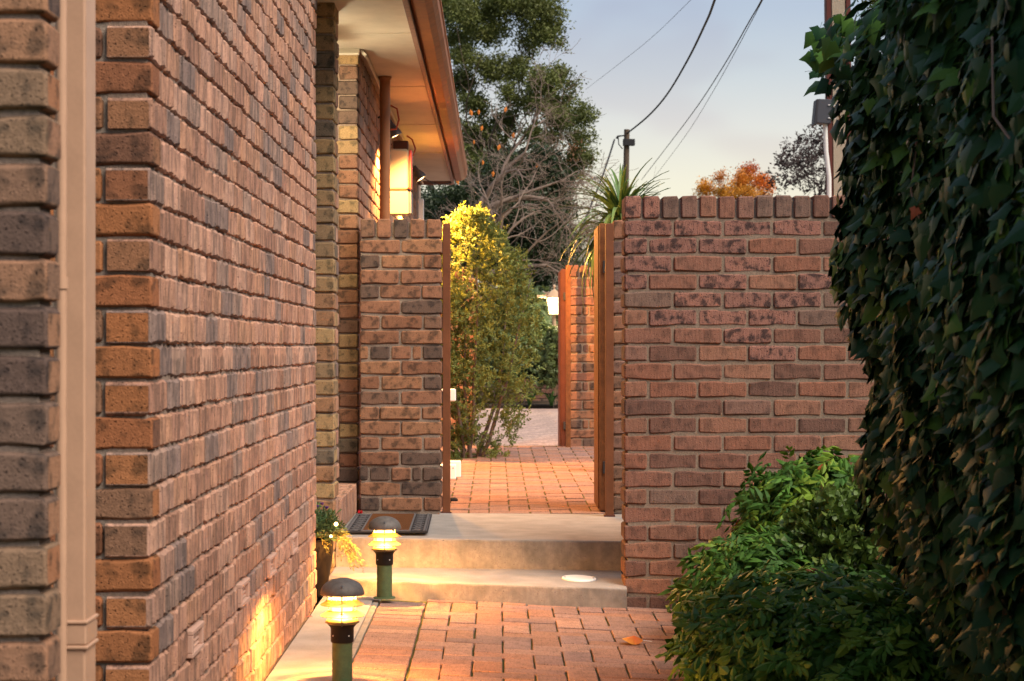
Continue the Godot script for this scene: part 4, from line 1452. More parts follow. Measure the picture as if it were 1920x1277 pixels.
	for k in 26:
		var y := 0.045 - k * 0.014
		var l := []
		for i in 7:
			var a := i / 6.0 * TAU
			l.append(Vector3(-0.045 + (cos(a) * 0.006 if k % 2 else 0.0), y + sin(a) * 0.0095, 0.03 + (0.0 if k % 2 else cos(a) * 0.006)))
		chn.tube(l, [0.002, 0.002, 0.002, 0.002, 0.002, 0.002, 0.002], 4, false)
	part("chain", chn.mesh(), mat(C(0.5, 0.5, 0.5), 0.35), gb)

# ---------------------------------------------------------------- ivy
func ivy_leaf(variant: int) -> ArrayMesh:
	var g := RandomNumberGenerator.new()
	g.seed = 900 + variant
	var m := MB.new()
	m.coloured = true
	var lob := g.randf_range(0.85, 1.15)
	var out := [Vector2(0, 0.30), Vector2(0.20, 0.46), Vector2(0.36, 0.33), Vector2(0.60 * lob, 0.16), Vector2(0.40, -0.02), Vector2(0.27, -0.20), Vector2(0.0, -0.60)]
	var z := func(p: Vector2) -> float: return -0.14 * absf(p.x) - 0.16 * p.y * p.y + 0.035 * sin(p.y * 7.0 + variant)
	for s in [-1.0, 1.0]:
		m.col = Color(1, 1, 1) * g.randf_range(0.9, 1.1)
		var pn := func(p: Vector2) -> Vector3: return Vector3(s * (0.10 + 0.5 * absf(p.x)), 0.45 * p.y, 1.0).normalized()
		var pv := func(p: Vector2) -> Vector3: return Vector3(p.x, p.y, z.call(p))
		for k in out.size() - 1:
			var a: Vector2 = out[k] * Vector2(s, 1)
			var b: Vector2 = out[k + 1] * Vector2(s, 1)
			var c := Vector2(0, 0.05) if k < 4 else Vector2(0, -0.25)
			m.tri(pv.call(c), pv.call(a), pv.call(b), pn.call(c), pn.call(a), pn.call(b))
		var q: Vector2 = out[4] * Vector2(s, 1)
		m.tri(pv.call(Vector2(0, 0.05)), pv.call(q), pv.call(Vector2(0, -0.25)), pn.call(Vector2(0, 0.05)), pn.call(q), pn.call(Vector2(0, -0.25)))
	m.col = Color(1, 1, 1)
	m.tube([Vector3(0, 0.28, -0.02), Vector3(0, 0.55, -0.12), Vector3(0.04, 0.85, -0.40)], [0.014, 0.014, 0.018], 3, false)
	return m.mesh()

func ivy_x(y: float) -> float:
	var k := [[-0.15, 1.62], [0.0, 1.56], [0.33, 1.42], [0.61, 1.31], [0.9, 1.265], [1.29, 1.225], [1.67, 1.205], [2.0, 1.21], [2.2, 1.175], [2.4, 1.26]]
	for i in k.size() - 1:
		if y < k[i + 1][0]:
			return lerpf(k[i][1], k[i + 1][1], clampf((y - k[i][0]) / (k[i + 1][0] - k[i][0]), 0, 1))
	return k[-1][1]

func build_ivy() -> void:
	var o := thing("ivy_hedge", "tall dark green ivy covering a fence along the right of the path", "ivy")
	slab("fence", Vector3(1.75, -0.14, -7.3), Vector3(1.80, 2.2, -1.8), mat(C(0.16, 0.11, 0.075), 0.9, [], 1.0, 0.0), o)
	var f := FastNoiseLite.new()
	f.seed = 3
	f.frequency = 1.6
	var vars := [ivy_leaf(0), ivy_leaf(1), ivy_leaf(2), ivy_leaf(3)]
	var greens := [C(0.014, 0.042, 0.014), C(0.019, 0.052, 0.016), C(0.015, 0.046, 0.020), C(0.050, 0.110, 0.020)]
	var mt := leafmat(C(1, 1, 1), 0.45, 0.0, 0.14)
	var all := [[], [], [], []]
	var cols := [[], [], [], []]
	var singles := []
	for k in 25000:
		var d := rnd(2.6, 7.35)
		var y := rnd(-0.14, 2.38)
		var layer := R.randf()
		var lump := f.get_noise_3d(d, y, 0.0) * 0.16
		var inner := 0.0 if layer < 0.42 else rnd(0.02, 0.46)
		var x := ivy_x(y) - lump * 0.8 + inner + rnd(-0.03, 0.03)
		var endr := ss(6.9, 7.35, d)
		x += endr * endr * 0.12
		var top := ss(2.15, 2.38, y)
		x += top * rnd(0.0, 0.5)
		var nrm := Vector3(-1.0, 0.42 + top * 1.2, 0.12 - endr * 0.4) + rdir() * 0.55
		var up := Vector3(0, 1, 0) + rdir() * 1.0
		var s := lerpf(0.042, 0.105, pow(R.randf(), 1.3))
		var b := facing(nrm, up).scaled(Vector3.ONE * s)
		var kind := R.randi() % 3
		if R.randf() < 0.16:
			kind = 3
		var v := R.randi() % 4
		var xf := Transform3D(b, Vector3(x, y, -d))
		var u := x / d * FOCAL + VX
		if inner == 0.0 and d < 5.6 and u < 1935 and s > 0.06 and R.randf() < 0.5 and singles.size() < 300:
			singles.append([v, xf, kind])
			continue
		all[v].append(xf)
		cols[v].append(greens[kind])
	# a few shoots standing clear of the face against the sky
	for k in 34:
		var d := rnd(6.7, 7.3)
		var y := rnd(2.08, 2.3)
		var xf := Transform3D(facing(Vector3(-0.5, 0.3, 0.8) + rdir() * 0.6, Vector3(0, 1, 0) + rdir() * 0.8).scaled(Vector3.ONE * rnd(0.05, 0.085)), Vector3(ivy_x(y) - rnd(0.02, 0.10), y, -d))
		all[k % 4].append(xf)
		cols[k % 4].append(greens[2 + k % 2])
	for v in 4:
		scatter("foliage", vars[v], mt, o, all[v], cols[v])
	var leaf_mats := greens.map(func(q): return leafmat(q, 0.45, 0.0, 0.14))
	for e in singles:
		var lf := MeshInstance3D.new()
		lf.name = "leaf"
		lf.mesh = vars[e[0]]
		lf.material_override = leaf_mats[e[2]]
		lf.transform = e[1]
		o.add_child(lf, true)
	# woody stems
	for k in 16:
		var d := rnd(4.4, 7.2)
		var y := rnd(0.2, 0.9)
		var pts := []
		var p := Vector3(ivy_x(y) + 0.06, y, -d)
		for s in 7:
			pts.append(p)
			p += Vector3(rnd(-0.05, 0.03), rnd(0.08, 0.28), rnd(-0.12, 0.12))
			p.x = clampf(p.x, ivy_x(p.y) - 0.06, ivy_x(p.y) + 0.1)
		var t := MB.new()
		t.tube(pts, [0.007, 0.006, 0.006, 0.005, 0.004, 0.004, 0.003], 5)
		part("stem", t.mesh(), M.twig, o)
	for e in [[Vector3(1.06, 1.53, -5.2), 0.036], [Vector3(1.30, 0.75, -5.6), 0.035]]:
		var lf := part("dead_leaf", ivy_leaf(5), mat(C(0.25, 0.06, 0.02), 0.7), o)
		lf.transform = Transform3D(facing(Vector3(-1, 0.3, 0.8), Vector3(0.3, 1, 0.2)).scaled(Vector3.ONE * e[1]), e[0])
		lf.set_meta("label", "dead orange-brown ivy leaf")
	rebase(o, Vector3(1.5, -0.1, -5.0))

# ---------------------------------------------------------------- clipped bushes in front of the wall
func bush(called: String, label: String, cat: String, c: Vector3, h: Vector3, n: int, spr: Array, m: Material, opt := {}) -> Node3D:
	var o := thing(called, label, cat, Vector3(c.x, -0.07, c.z))
	var xs := [[], [], []]
	var cs := [[], [], []]
	var f := FastNoiseLite.new()
	f.seed = hash(label) % 1000
	f.frequency = opt.get("lump_freq", 4.0)
	var pw: float = opt.get("power", 2.6)
	var singles := []
	for k in n:
		var dir := rdir()
		if dir.y < -0.25:
			dir.y = -dir.y
		# superellipsoid shell
		var r := pow(pow(absf(dir.x), pw) + pow(absf(dir.y), pw) + pow(absf(dir.z), pw), -1.0 / pw)
		var depth := 1.0 - pow(R.randf(), 2.2) * 0.42
		var q := dir * r
		var lump := 1.0 + f.get_noise_3dv(q * 1.2) * float(opt.get("lump", 0.25))
		var p := Vector3(q.x * h.x, q.y * h.y, q.z * h.z) * depth * lump
		if c.y + p.y < -0.09:
			continue
		var nn := Vector3(q.x / h.x, q.y / h.y + 0.9, q.z / h.z).normalized()
		var grow := (nn * 0.9 + Vector3(0, float(opt.get("lift", 0.2)), 0) + rdir() * 0.75).normalized()
		var b := facing(nn + rdir() * 0.5, grow).scaled(Vector3.ONE * rnd(0.75, 1.25))
		var v := R.randi() % spr.size()
		var pal: Array = opt.pal
		var t: Color = pal[R.randi() % (pal.size() - 1)]
		if R.randf() < float(opt.get("young", 0.2)) and q.y > 0.1 and depth > 0.85:
			t = pal[-1]
		if R.randf() < float(opt.get("red", 0.0)) and depth > 0.9:
			t = C(0.22, 0.06, 0.02)
		xs[v].append(Transform3D(b, p + Vector3(0, c.y + 0.07, 0)))
		cs[v].append(t)
	for v in spr.size():
		scatter("foliage", spr[v], m, o, xs[v], cs[v])
	var st := MB.new()
	for k in 9:
		var a := rnd(0, TAU)
		st.tube([Vector3(cos(a) * 0.04, 0, sin(a) * 0.04), Vector3(cos(a) * h.x * 0.35, h.y * 0.5, sin(a) * h.z * 0.35), Vector3(cos(a) * h.x * 0.6, h.y * 0.9, sin(a) * h.z * 0.6)], [0.009, 0.006, 0.003], 5)
	part("stem", st.mesh(), M.twig, o)
	return o

func build_bushes() -> void:
	var bed := structure("garden_bed")
	slab("soil", Vector3(0.86, -0.3, -9.86), Vector3(2.1, -0.085, -3.0), M.soil, bed)
	var lm := leafmat(C(1, 1, 1), 0.5, 0.3, 0.25)
	var np := [C(0.060, 0.145, 0.022), C(0.072, 0.165, 0.024), C(0.050, 0.120, 0.024), C(0.15, 0.24, 0.03)]
	var sp := [sprig(401, 7, 0.085, 0.064, 0.028, 1.0), sprig(402, 6, 0.075, 0.056, 0.027, 1.1), sprig(403, 8, 0.09, 0.045, 0.021, 0.9)]
	bush("nandina_bush", "broad clipped green bush with pointed leaves at the edge of the brick paving", "bush", Vector3(1.18, 0.0, -7.40), Vector3(0.46, 0.33, 0.60), 2200, sp, lm, {"pal": np, "young": 0.3, "red": 0.004, "lump": 0.5, "lift": -0.1})
	bush("nandina_bush", "low dark green bush with pointed leaves between paving and the taller bush", "bush", Vector3(1.12, 0.0, -8.62), Vector3(0.30, 0.35, 0.50), 1300, sp, lm, {"pal": np, "young": 0.15, "red": 0.005, "lump": 0.45, "lift": 0.1})
	bush("nandina_bush", "tallest rounded green bush growing against the red garden wall", "bush", Vector3(1.44, 0.24, -9.34), Vector3(0.31, 0.40, 0.32), 1200, sp, lm, {"pal": np, "young": 0.35, "red": 0.004, "lump": 0.5, "lift": -0.1})
	# fleshy round-leaved plant between them
	var g := RandomNumberGenerator.new()
	g.seed = 9
	var js := []
	for v in 2:
		var m := MB.new()
		m.coloured = true
		for k in 9:
			var t := g.randf_range(0.85, 1.2)
			m.col = Color(t, t, t)
			var l := MB.new()
			var ring := []
			for i in 9:
				var a := i / 8.0 * TAU
				ring.append(Vector3(sin(a) * 0.013, 0.028 - cos(a) * 0.022, 0.004 * cos(2.0 * a)))
			for i in 8:
				l.face3(Vector3(0, 0.03, -0.003), ring[i], ring[i + 1], Vector3.BACK)
			var rot := Basis(Vector3.UP, k * 2.4) * Basis(Vector3.RIGHT, 0.25 + 0.10 * k)
			join(m, l, Transform3D(rot, Vector3(0, 0.004 * (9 - k), 0)))
		js.append(m.mesh())
	bush("jade_bush", "fleshy bright green bush with rounded leaves between the clipped bushes and ivy", "bush", Vector3(1.46, 0.20, -8.55), Vector3(0.24, 0.33, 0.30), 620, js, leafmat(C(1, 1, 1), 0.4, 0.2, 0.35), {"pal": [C(0.075, 0.125, 0.028), C(0.085, 0.14, 0.03), C(0.12, 0.17, 0.035)], "young": 0.2, "lump": 0.5, "lift": 0.6})

# ---------------------------------------------------------------- tall shrub in the courtyard
func build_courtyard_plants() -> void:
	var bed := structure("shrub_bed")
	slab("soil", Vector3(-0.78, 0.0, -17.92), Vector3(-0.2, 0.197, -16.66), M.soil, bed)
	var o := thing("tall_shrub", "tall multi-stemmed shrub with small leaves glowing yellow at its top, in the courtyard", "shrub", Vector3(-0.24, 0.19, -17.15))
	var tips := []
	var bases := [[-0.05, 0.0, -0.28], [-0.02, 0.03, -0.10], [0.0, -0.03, 0.10], [0.10, 0.0, 0.34], [0.04, 0.06, -0.2], [0.07, -0.04, 0.22]]
	for e in bases:
		var p := Vector3(e[0], 0, e[1])
		var pts := [p]
		var dir := Vector3(e[2], 1.0, rnd(-0.15, 0.15)).normalized()
		var rad := [0.020]
		for s in 7:
			dir = (dir + Vector3(rnd(-0.1, 0.1), 0.05, rnd(-0.1, 0.1))).normalized()
			p += dir * 0.24
			pts.append(p)
			rad.append(0.020 * (1.0 - (s + 1) / 8.5))
		var t := MB.new()
		t.tube(pts, rad, 7)
		part("stem", t.mesh(), mat(C(0.14, 0.10, 0.085), 0.9), o)
	var xs := [[], []]
	var cs := [[], []]
	var f := FastNoiseLite.new()
	f.seed = 12
	f.frequency = 3.5
	for k in 10500:
		var y := rnd(0.02, 2.12)
		# outline: narrow at foot, full from 0.9 to 1.7, rounded top with loose shoots
		var wl := lerpf(0.16, 0.34, ss(0.1, 0.9, y)) * (1.0 - 0.6 * ss(1.7, 2.12, y))
		var wr := lerpf(0.36, 0.60, ss(0.0, 0.7, y)) * (1.0 - 0.14 * ss(1.3, 1.7, y) - 0.62 * ss(1.68, 2.12, y))
		var a := rnd(0, TAU)
		var rr := 1.0 - pow(R.randf(), 1.6) * 0.8
		var p := Vector3(cos(a) * rr * (wr if cos(a) > 0 else wl), y, sin(a) * rr * 0.36 * (1.0 - 0.6 * ss(1.5, 2.1, y)))
		var keep := f.get_noise_3dv(p + Vector3(5, 0, 0)) > -0.14 + 0.30 * (1.0 - ss(0.1, 0.85, y)) + 0.12 * ss(1.5, 2.0, y)
		if not keep:
			continue
		var grow := (Vector3(cos(a) * 0.6, 0.7, sin(a) * 0.6) + rdir() * 0.7).normalized()
		var v := R.randi() % 2
		xs[v].append(Transform3D(facing(rdir(), grow).scaled(Vector3.ONE * rnd(0.7, 1.2)), p))
		cs[v].append(tint(0.7, 1.3, 0.2))
	for k in 46:
		var a := rnd(-0.36, 0.46)
		var top := 2.16 - 1.4 * absf(a + 0.02) * absf(a + 0.02) * 2.0 + rnd(-0.08, 0.05)
		var q := Vector3(a + 0.05, top - 0.26, rnd(-0.15, 0.15))
		for s in 9:
			q += Vector3(rnd(-0.008, 0.008), 0.028, 0)
			for z in 2:
				xs[z].append(Transform3D(facing(rdir(), Vector3(rnd(-1, 1), 0.7, rnd(-1, 1)).normalized()).scaled(Vector3.ONE * rnd(0.5, 0.8)), q))
				cs[z].append(tint(0.7, 1.3, 0.2))
	var sm := leafmat(C(0.165, 0.225, 0.075), 0.5, 0.6, 0.3)
	for v in 2:
		scatter("foliage", sprig(501 + v, 7, 0.055, 0.024, 0.015, 1.1), sm, o, xs[v], cs[v])
	# spiky strap-leaved plant behind the gate wall
	var y := thing("spiky_palm", "spiky green strap-leaved plant rising behind the brick gate walls", "plant", Vector3(0.93, 0.2, -15.3))
	var tk := MB.new()
	tk.tube([Vector3(0, 0, 0), Vector3(0.02, 0.9, 0), Vector3(0.0, 1.95, 0)], [0.10, 0.075, 0.07], 12)
	part("trunk", tk.mesh(), M.bark, y)
	var mats := [mat(C(0.075, 0.15, 0.045), 0.42), mat(C(0.10, 0.18, 0.06), 0.45), mat(C(0.055, 0.115, 0.035), 0.42), mat(C(0.24, 0.22, 0.09), 0.6)]
	var lv := []
	for v in 4:
		var m := MB.new()
		var n := 7
		var prev := []
		for k in n + 1:
			var t := float(k) / n
			var droop := (0.30 + 0.30 * v) * t * t
			var p := Vector3(0, t * 0.46 * (1.0 - droop * 0.35), -droop * 0.42)
			var w := 0.017 * (1.0 - pow(t, 2.2)) + 0.001
			var cur := [p + Vector3(-w, 0, 0.004), p + Vector3(0, 0, -0.001), p + Vector3(w, 0, 0.004)]
			if k > 0:
				m.flat(prev[0], prev[1], cur[1], cur[0], Vector3.BACK)
				m.flat(prev[1], prev[2], cur[2], cur[1], Vector3.BACK)
			prev = cur
		lv.append(m.mesh())
	for k in 300:
		var el := rnd(-0.8, 1.5)
		var az := rnd(0, TAU)
		var dir := Vector3(cos(az) * cos(el), sin(el), sin(az) * cos(el))
		var v := 3 if el < 0.1 else (2 if el < 0.6 else R.randi() % 2)
		var b := facing(Vector3.UP if el < 1.2 else -Vector3(cos(az), 0, sin(az)), dir)
		# y axis along the leaf, bending towards the ground
		b = Basis(dir.cross(Vector3.UP).normalized(), dir, dir.cross(Vector3.UP).normalized().cross(dir))
		var lf := part("leaf", lv[v], mats[3] if el < -0.6 else mats[R.randi() % 3], y)
		lf.transform = Transform3D(b.scaled(Vector3.ONE * rnd(0.75, 1.1)), Vector3(0, 1.88 + rnd(-0.12, 0.1), 0) + dir * 0.05)

# ---------------------------------------------------------------- beyond the second gateway
func build_far_garden() -> void:
	var gd := structure("far_garden_bed")
	slab("soil", Vector3(-5, 0.0, -36), Vector3(6, 0.24, -33.2), M.soil, gd)
	var l := thing("lamp_post", "cream garden lamp post with a lit four-sided lantern beyond the far gateway", "lamp post", Vector3(0.957, 0.22, -33.5))
	var p := MB.new()
	p.tube([Vector3.ZERO, Vector3(0, 1.48, 0)], [0.032, 0.032], 14)
	part("post", p.mesh(), M.tan, l)
	var arm := MB.new()
	arm.box(xf_at(Vector3(-0.15, 1.79, 0)), Vector3(0.29, 0.045, 0.035), 0.004)
	part("ladder_arm", arm.mesh(), M.tan, l)
	var fr := MB.new()
	for s in [[-1, -1], [1, -1], [1, 1], [-1, 1]]:
		fr.tube([Vector3(s[0] * 0.075, 1.50, s[1] * 0.075), Vector3(s[0] * 0.115, 1.77, s[1] * 0.115)], [0.008, 0.008], 6)
	fr.box(xf_at(Vector3(0, 1.495, 0)), Vector3(0.175, 0.022, 0.175), 0.004)
	part("frame", fr.mesh(), M.tan, l)
	var rf := MB.new()
	rf.lathe([Vector2(0.18, 1.765), Vector2(0.183, 1.78), Vector2(0.06, 1.885), Vector2(0.02, 1.90), Vector2(0.02, 1.925), Vector2(0.034, 1.945), Vector2(0.03, 1.97), Vector2(0.0, 1.985)], 4, xf_at(Vector3.ZERO, Basis(Vector3.UP, PI / 4)))
	part("roof", rf.mesh(), M.tan, l)
	var gm := MB.new()
	gm.lathe([Vector2(0.0, 1.51), Vector2(0.098, 1.51), Vector2(0.150, 1.762), Vector2(0.0, 1.762)], 4, xf_at(Vector3.ZERO, Basis(Vector3.UP, PI / 4)))
	part("lamp_glass", gm.mesh(), glow(C(1.0, 0.86, 0.58), 1.2), l)
	var li := OmniLight3D.new()
	li.name = "lamp_light"
	li.position = Vector3(0, 1.63, 0)
	li.light_energy = 1.2
	li.light_color = C(1.0, 0.78, 0.48).linear_to_srgb()
	li.light_size = 0.07
	li.omni_range = 20.0
	li.omni_attenuation = 2.0
	li.shadow_enabled = true
	l.add_child(li)
	var sp := [sprig(601, 8, 0.12, 0.07, 0.035, 1.0), sprig(602, 8, 0.11, 0.06, 0.03, 1.0)]
	var gm2 := leafmat(C(1, 1, 1), 0.5, 0.4)
	bush("topiary_hedge", "small clipped yellow-green hedge round the foot of the lamp post", "hedge", Vector3(1.03, 0.75, -33.15), Vector3(0.30, 0.72, 0.30), 900, sp, gm2, {"pal": [C(0.10, 0.13, 0.035), C(0.09, 0.12, 0.035), C(0.14, 0.17, 0.04)], "young": 0.1, "lump": 0.15})
	var dk := leafmat(C(1, 1, 1), 0.5, 0.3)
	bush("evergreen_bush", "dark green bush behind the tall shrub and beside the lantern", "bush", Vector3(0.36, 0.9, -34.8), Vector3(0.62, 1.25, 0.5), 1500, [sprig(611, 9, 0.16, 0.09, 0.05, 1.0), sprig(612, 9, 0.15, 0.085, 0.045, 1.0)], dk, {"pal": [C(0.035, 0.055, 0.022), C(0.04, 0.065, 0.025), C(0.06, 0.085, 0.03)], "lump": 0.35})
	bush("evergreen_bush", "dark leafy bush behind the tall shrub's trunks", "bush", Vector3(-0.9, 0.9, -34.5), Vector3(0.9, 1.2, 0.5), 1200, [sprig(613, 9, 0.16, 0.09, 0.05, 1.0), sprig(614, 9, 0.15, 0.085, 0.045, 1.0)], dk, {"pal": [C(0.035, 0.055, 0.022), C(0.04, 0.065, 0.025), C(0.06, 0.085, 0.03)], "lump": 0.35})
	var st := mat(C(0.05, 0.12, 0.03), 0.45)
	for q in [[Vector3(0.90, 0.24, -33.05), "strappy bright green lily clump at the foot of the lamp post"], [Vector3(0.55, 0.24, -33.1), "low leafy clump at the edge of the far paving"]]:
		var a := thing("lily_clump", q[1], "plant", q[0])
		for k in 22:
			var az := rnd(0, TAU)
			var m := MB.new()
			var pts := []
			var len := rnd(0.3, 0.55)
			for i in 6:
				var t := i / 5.0
				pts.append(Vector3(cos(az) * 0.32 * t * len * 1.6, len * (t * 1.3 - 0.95 * t * t), sin(az) * 0.32 * t * len * 1.6))
			var sd := Vector3(-sin(az), 0, cos(az))
			for i in 5:
				var w0 := 0.028 * (1.0 - i / 5.2)
				var w1 := 0.028 * (1.0 - (i + 1) / 5.2)
				m.flat(pts[i] - sd * w0, pts[i] + sd * w0, pts[i + 1] + sd * w1, pts[i + 1] - sd * w1, Vector3.UP)
			part("leaf", m.mesh(), st, a)

# ---------------------------------------------------------------- trees
func limb(m: MB, p: Vector3, dir: Vector3, len: float, r: float, depth: int, tips: Array, droop := 0.0, wig := 0.22, nsplit := 3) -> void:
	var pts := [p]
	var rad := [r]
	var q := p
	var d := dir
	var n := 4
	for s in n:
		d = (d + rdir() * wig + Vector3(0, -droop, 0)).normalized()
		q += d * len / n
		pts.append(q)
		rad.append(maxf(lerpf(r, r * 0.6, (s + 1.0) / n), 0.0026))
	m.tube(pts, rad, 5 if r > 0.02 else 3, false)
	if depth == 0:
		tips.append(q)
		return
	for k in nsplit:
		var t := rnd(0.4, 1.0) if k > 0 else 1.0
		var i := clampi(int(t * n), 1, n)
		var b: Vector3 = pts[i]
		var side := rdir()
		side = (side - d * side.dot(d)).normalized()
		limb(m, b, (d * rnd(0.6, 1.0) + side * rnd(0.45, 0.95)).normalized(), len * rnd(0.58, 0.82), rad[i] * 0.68, depth - 1, tips, droop, wig, nsplit)

func crown(o: Node3D, blobs: Array, per: float, mesh_sd: int, leaves: int, size: float, leaf: float, m: Material, gap := 0.05) -> void:
	var xs := [[], []]
	var cs := [[], []]
	var f := FastNoiseLite.new()
	f.seed = mesh_sd
	f.frequency = 0.9 / size * 0.35
	for e in blobs:
		var c: Vector3 = e[0]
		var r: Vector3 = e[1]
		var tone: Color = e[2] if e.size() > 2 else Color(1, 1, 1)
		var lobes := []
		for k in 9:
			var ld := rdir()
			if R.randf() < 0.5:
				ld.y = absf(ld.y)
			lobes.append([c + ld * r * rnd(0.45, 0.8), minf(r.x, r.y) * rnd(0.38, 0.62), rnd(0.92, 1.1)])
		lobes.append([c, minf(r.x, r.y) * 0.75, 1.0])
		for lb in lobes:
			var lr: float = lb[1]
			var n := int(per * lr * lr / (size * size))
			for k in n:
				var q: Vector3 = rdir() * lr * (1.0 - pow(R.randf(), 2.4) * 0.7) * Vector3(1.15, 0.85, 1.15)
				if f.get_noise_3dv(lb[0] + q) < -0.25 + gap:
					continue
				var v := R.randi() % 2
				xs[v].append(Transform3D(Basis(rdir(), rnd(0, TAU)).scaled(Vector3.ONE * size * rnd(0.7, 1.3)), lb[0] + q - o.position))
				var t := tint(0.8, 1.2, 0.15)
				cs[v].append(Color(t.r * tone.r, t.g * tone.g, t.b * tone.b) * lb[2])
	for v in 2:
		scatter("crown", tuft(mesh_sd + v, leaves, leaf), m, o, xs[v], cs[v])

func build_trees() -> void:
	# tall gum-like tree behind the house
	var d := 52.0
	var t := thing("evergreen_tree", "tall tree with rounded green leaf clumps and gaps, rising beyond the eave", "tree", Vector3(-0.9, 0, -d))
	var m := MB.new()
	var tips := []
	m.tube([Vector3(0, 0, 0), Vector3(0.15, 2.5, 0), Vector3(0.0, 5.0, 0)], [0.30, 0.24, 0.19], 10)
	for e in [[Vector3(0.0, 4.6, 0), Vector3(0.35, 1, 0.1)], [Vector3(0, 4.2, 0), Vector3(-0.6, 1, -0.2)], [Vector3(0.05, 3.6, 0), Vector3(0.8, 0.8, 0)], [Vector3(0.1, 3.0, 0), Vector3(0.9, 0.6, 0.3)]]:
		limb(m, e[0], e[1].normalized(), 2.6, 0.10, 3, tips, 0.0, 0.25, 3)
	part("trunk", m.mesh(), M.bark, t)
	var bl := []
	var k := d / FOCAL
	for e in [[870, 30, 55, 38, 1.10], [915, 70, 50, 30, 1.05], [935, 15, 55, 40, 1.02], [1008, 35, 48, 55, 0.91], [1030, 70, 30, 30, 0.95], [880, 110, 40, 28, 0.98], [860, 75, 30, 25, 1.09], [985, 85, 30, 20, 0.91], [1015, 150, 45, 30, 1.14], [1055, 160, 25, 40, 0.98], [960, 175, 30, 18, 1.09], [1000, 200, 60, 25, 0.96], [1060, 230, 40, 35, 0.91], [1085, 260, 25, 35, 0.90], [950, 235, 45, 25, 0.98], [885, 200, 40, 28, 0.96], [1010, 265, 50, 30, 0.91], [840, 20, 40, 40, 1.02], [900, 260, 45, 40, 0.95], [930, 130, 40, 30, 0.98], [975, 130, 40, 30, 1.02], [1040, 195, 40, 30, 1.05], [1085, 300, 30, 30, 0.88], [860, 160, 35, 30, 0.98], [940, 300, 50, 30, 0.91], [1000, 10, 45, 30, 1.0], [900, 330, 50, 40, 0.95], [960, 340, 50, 40, 0.95], [1040, 330, 45, 40, 0.95], [870, 310, 40, 40, 0.95], [1095, 220, 22, 30, 0.95]]:
		bl.append([at(e[0], e[1], d + rnd(-1.2, 1.2)), Vector3(e[2] * k, e[3] * k, e[2] * k), Color(e[4], e[4], e[4] * 0.9)])
	crown(t, bl, 12.0, 701, 26, 0.20, 0.20, leafmat(C(0.125, 0.155, 0.05), 0.6, 0.45), 0.0)
	# bare spreading tree with a few orange leaves, nearer
	var bt := thing("bare_tree", "bare grey-brown tree with tangled twigs and a few orange leaves behind the shrub", "tree", Vector3(-0.62, 0.1, -37))
	bt.scale = Vector3.ONE * 1.38
	var bm := MB.new()
	tips = []
	bm.tube([Vector3(0, 0, 0), Vector3(0.05, 0.9, 0), Vector3(0.10, 1.8, 0)], [0.10, 0.085, 0.075], 10)
	bm.tube([Vector3(-0.6, 0.9, 0), Vector3(-0.35, 1.7, 0.1), Vector3(0.05, 2.25, 0.1), Vector3(0.3, 2.75, 0)], [0.07, 0.06, 0.05, 0.035], 9)
	for e in [[Vector3(0.1, 1.8, 0), Vector3(0.25, 1, 0.1), 1.15], [Vector3(0.1, 1.7, 0), Vector3(0.8, 0.75, 0.2), 1.25], [Vector3(0.08, 1.7, 0), Vector3(1, 0.5, 0.1), 1.25], [Vector3(0.3, 2.7, 0), Vector3(0.5, 0.9, 0.1), 1.0], [Vector3(0.05, 1.6, 0), Vector3(-0.4, 1, 0.1), 0.8], [Vector3(0.2, 2.5, 0), Vector3(1.0, 0.45, 0.2), 1.2]]:
		limb(bm, e[0], e[1].normalized(), e[2] * 0.85, 0.040, 5, tips, 0.015, 0.28, 3)
	part("trunk", bm.mesh(), M.twig, bt)
	var om := mat(C(0.55, 0.17, 0.03), 0.7)
	for e in [[938, 270], [950, 200], [898, 205], [905, 235], [882, 205], [888, 262], [963, 248], [1008, 305], [925, 320], [858, 335], [905, 300]]:
		var lf := part("leaf", blade(0.055, 0.03).mesh(), om, bt)
		lf.transform = Transform3D(facing(Vector3(rnd(-0.6, 0.6), 0.2, 1), Vector3(rnd(-0.5, 0.5), -1, 0)).scaled(Vector3.ONE * rnd(1.1, 1.7)), (at(e[0], e[1], 36.6) - bt.position) / 1.38)
	# dark evergreen mass behind the lantern
	var dk := thing("evergreen_tree", "dense dark green tree low behind the bare twigs and the yellow shrub", "tree", Vector3(0.6, 0, -40))
	var dm := MB.new()
	dm.tube([Vector3(0, 0, 0), Vector3(0.1, 2, 0), Vector3(0, 3.6, 0)], [0.16, 0.13, 0.06], 8)
	part("trunk", dm.mesh(), M.bark, dk)
	bl = []
	k = 40.0 / FOCAL
	for e in [[1000, 330, 55, 50], [1030, 400, 45, 60], [960, 380, 60, 60], [1000, 470, 70, 60], [900, 420, 70, 60], [1040, 500, 40, 50], [930, 500, 70, 60], [850, 440, 60, 60], [985, 540, 60, 50], [810, 400, 50, 50], [1020, 300, 30, 25], [1050, 350, 30, 40], [930, 330, 50, 40], [870, 370, 50, 40], [1055, 450, 35, 50], [1000, 410, 60, 60]]:
		bl.append([at(e[0], e[1], 40 + rnd(-0.6, 0.6)), Vector3(e[2] * k, e[3] * k, e[2] * k)])
	crown(dk, bl, 10.0, 721, 24, 0.17, 0.2, leafmat(C(0.030, 0.052, 0.020), 0.5, 0.3), -0.1)
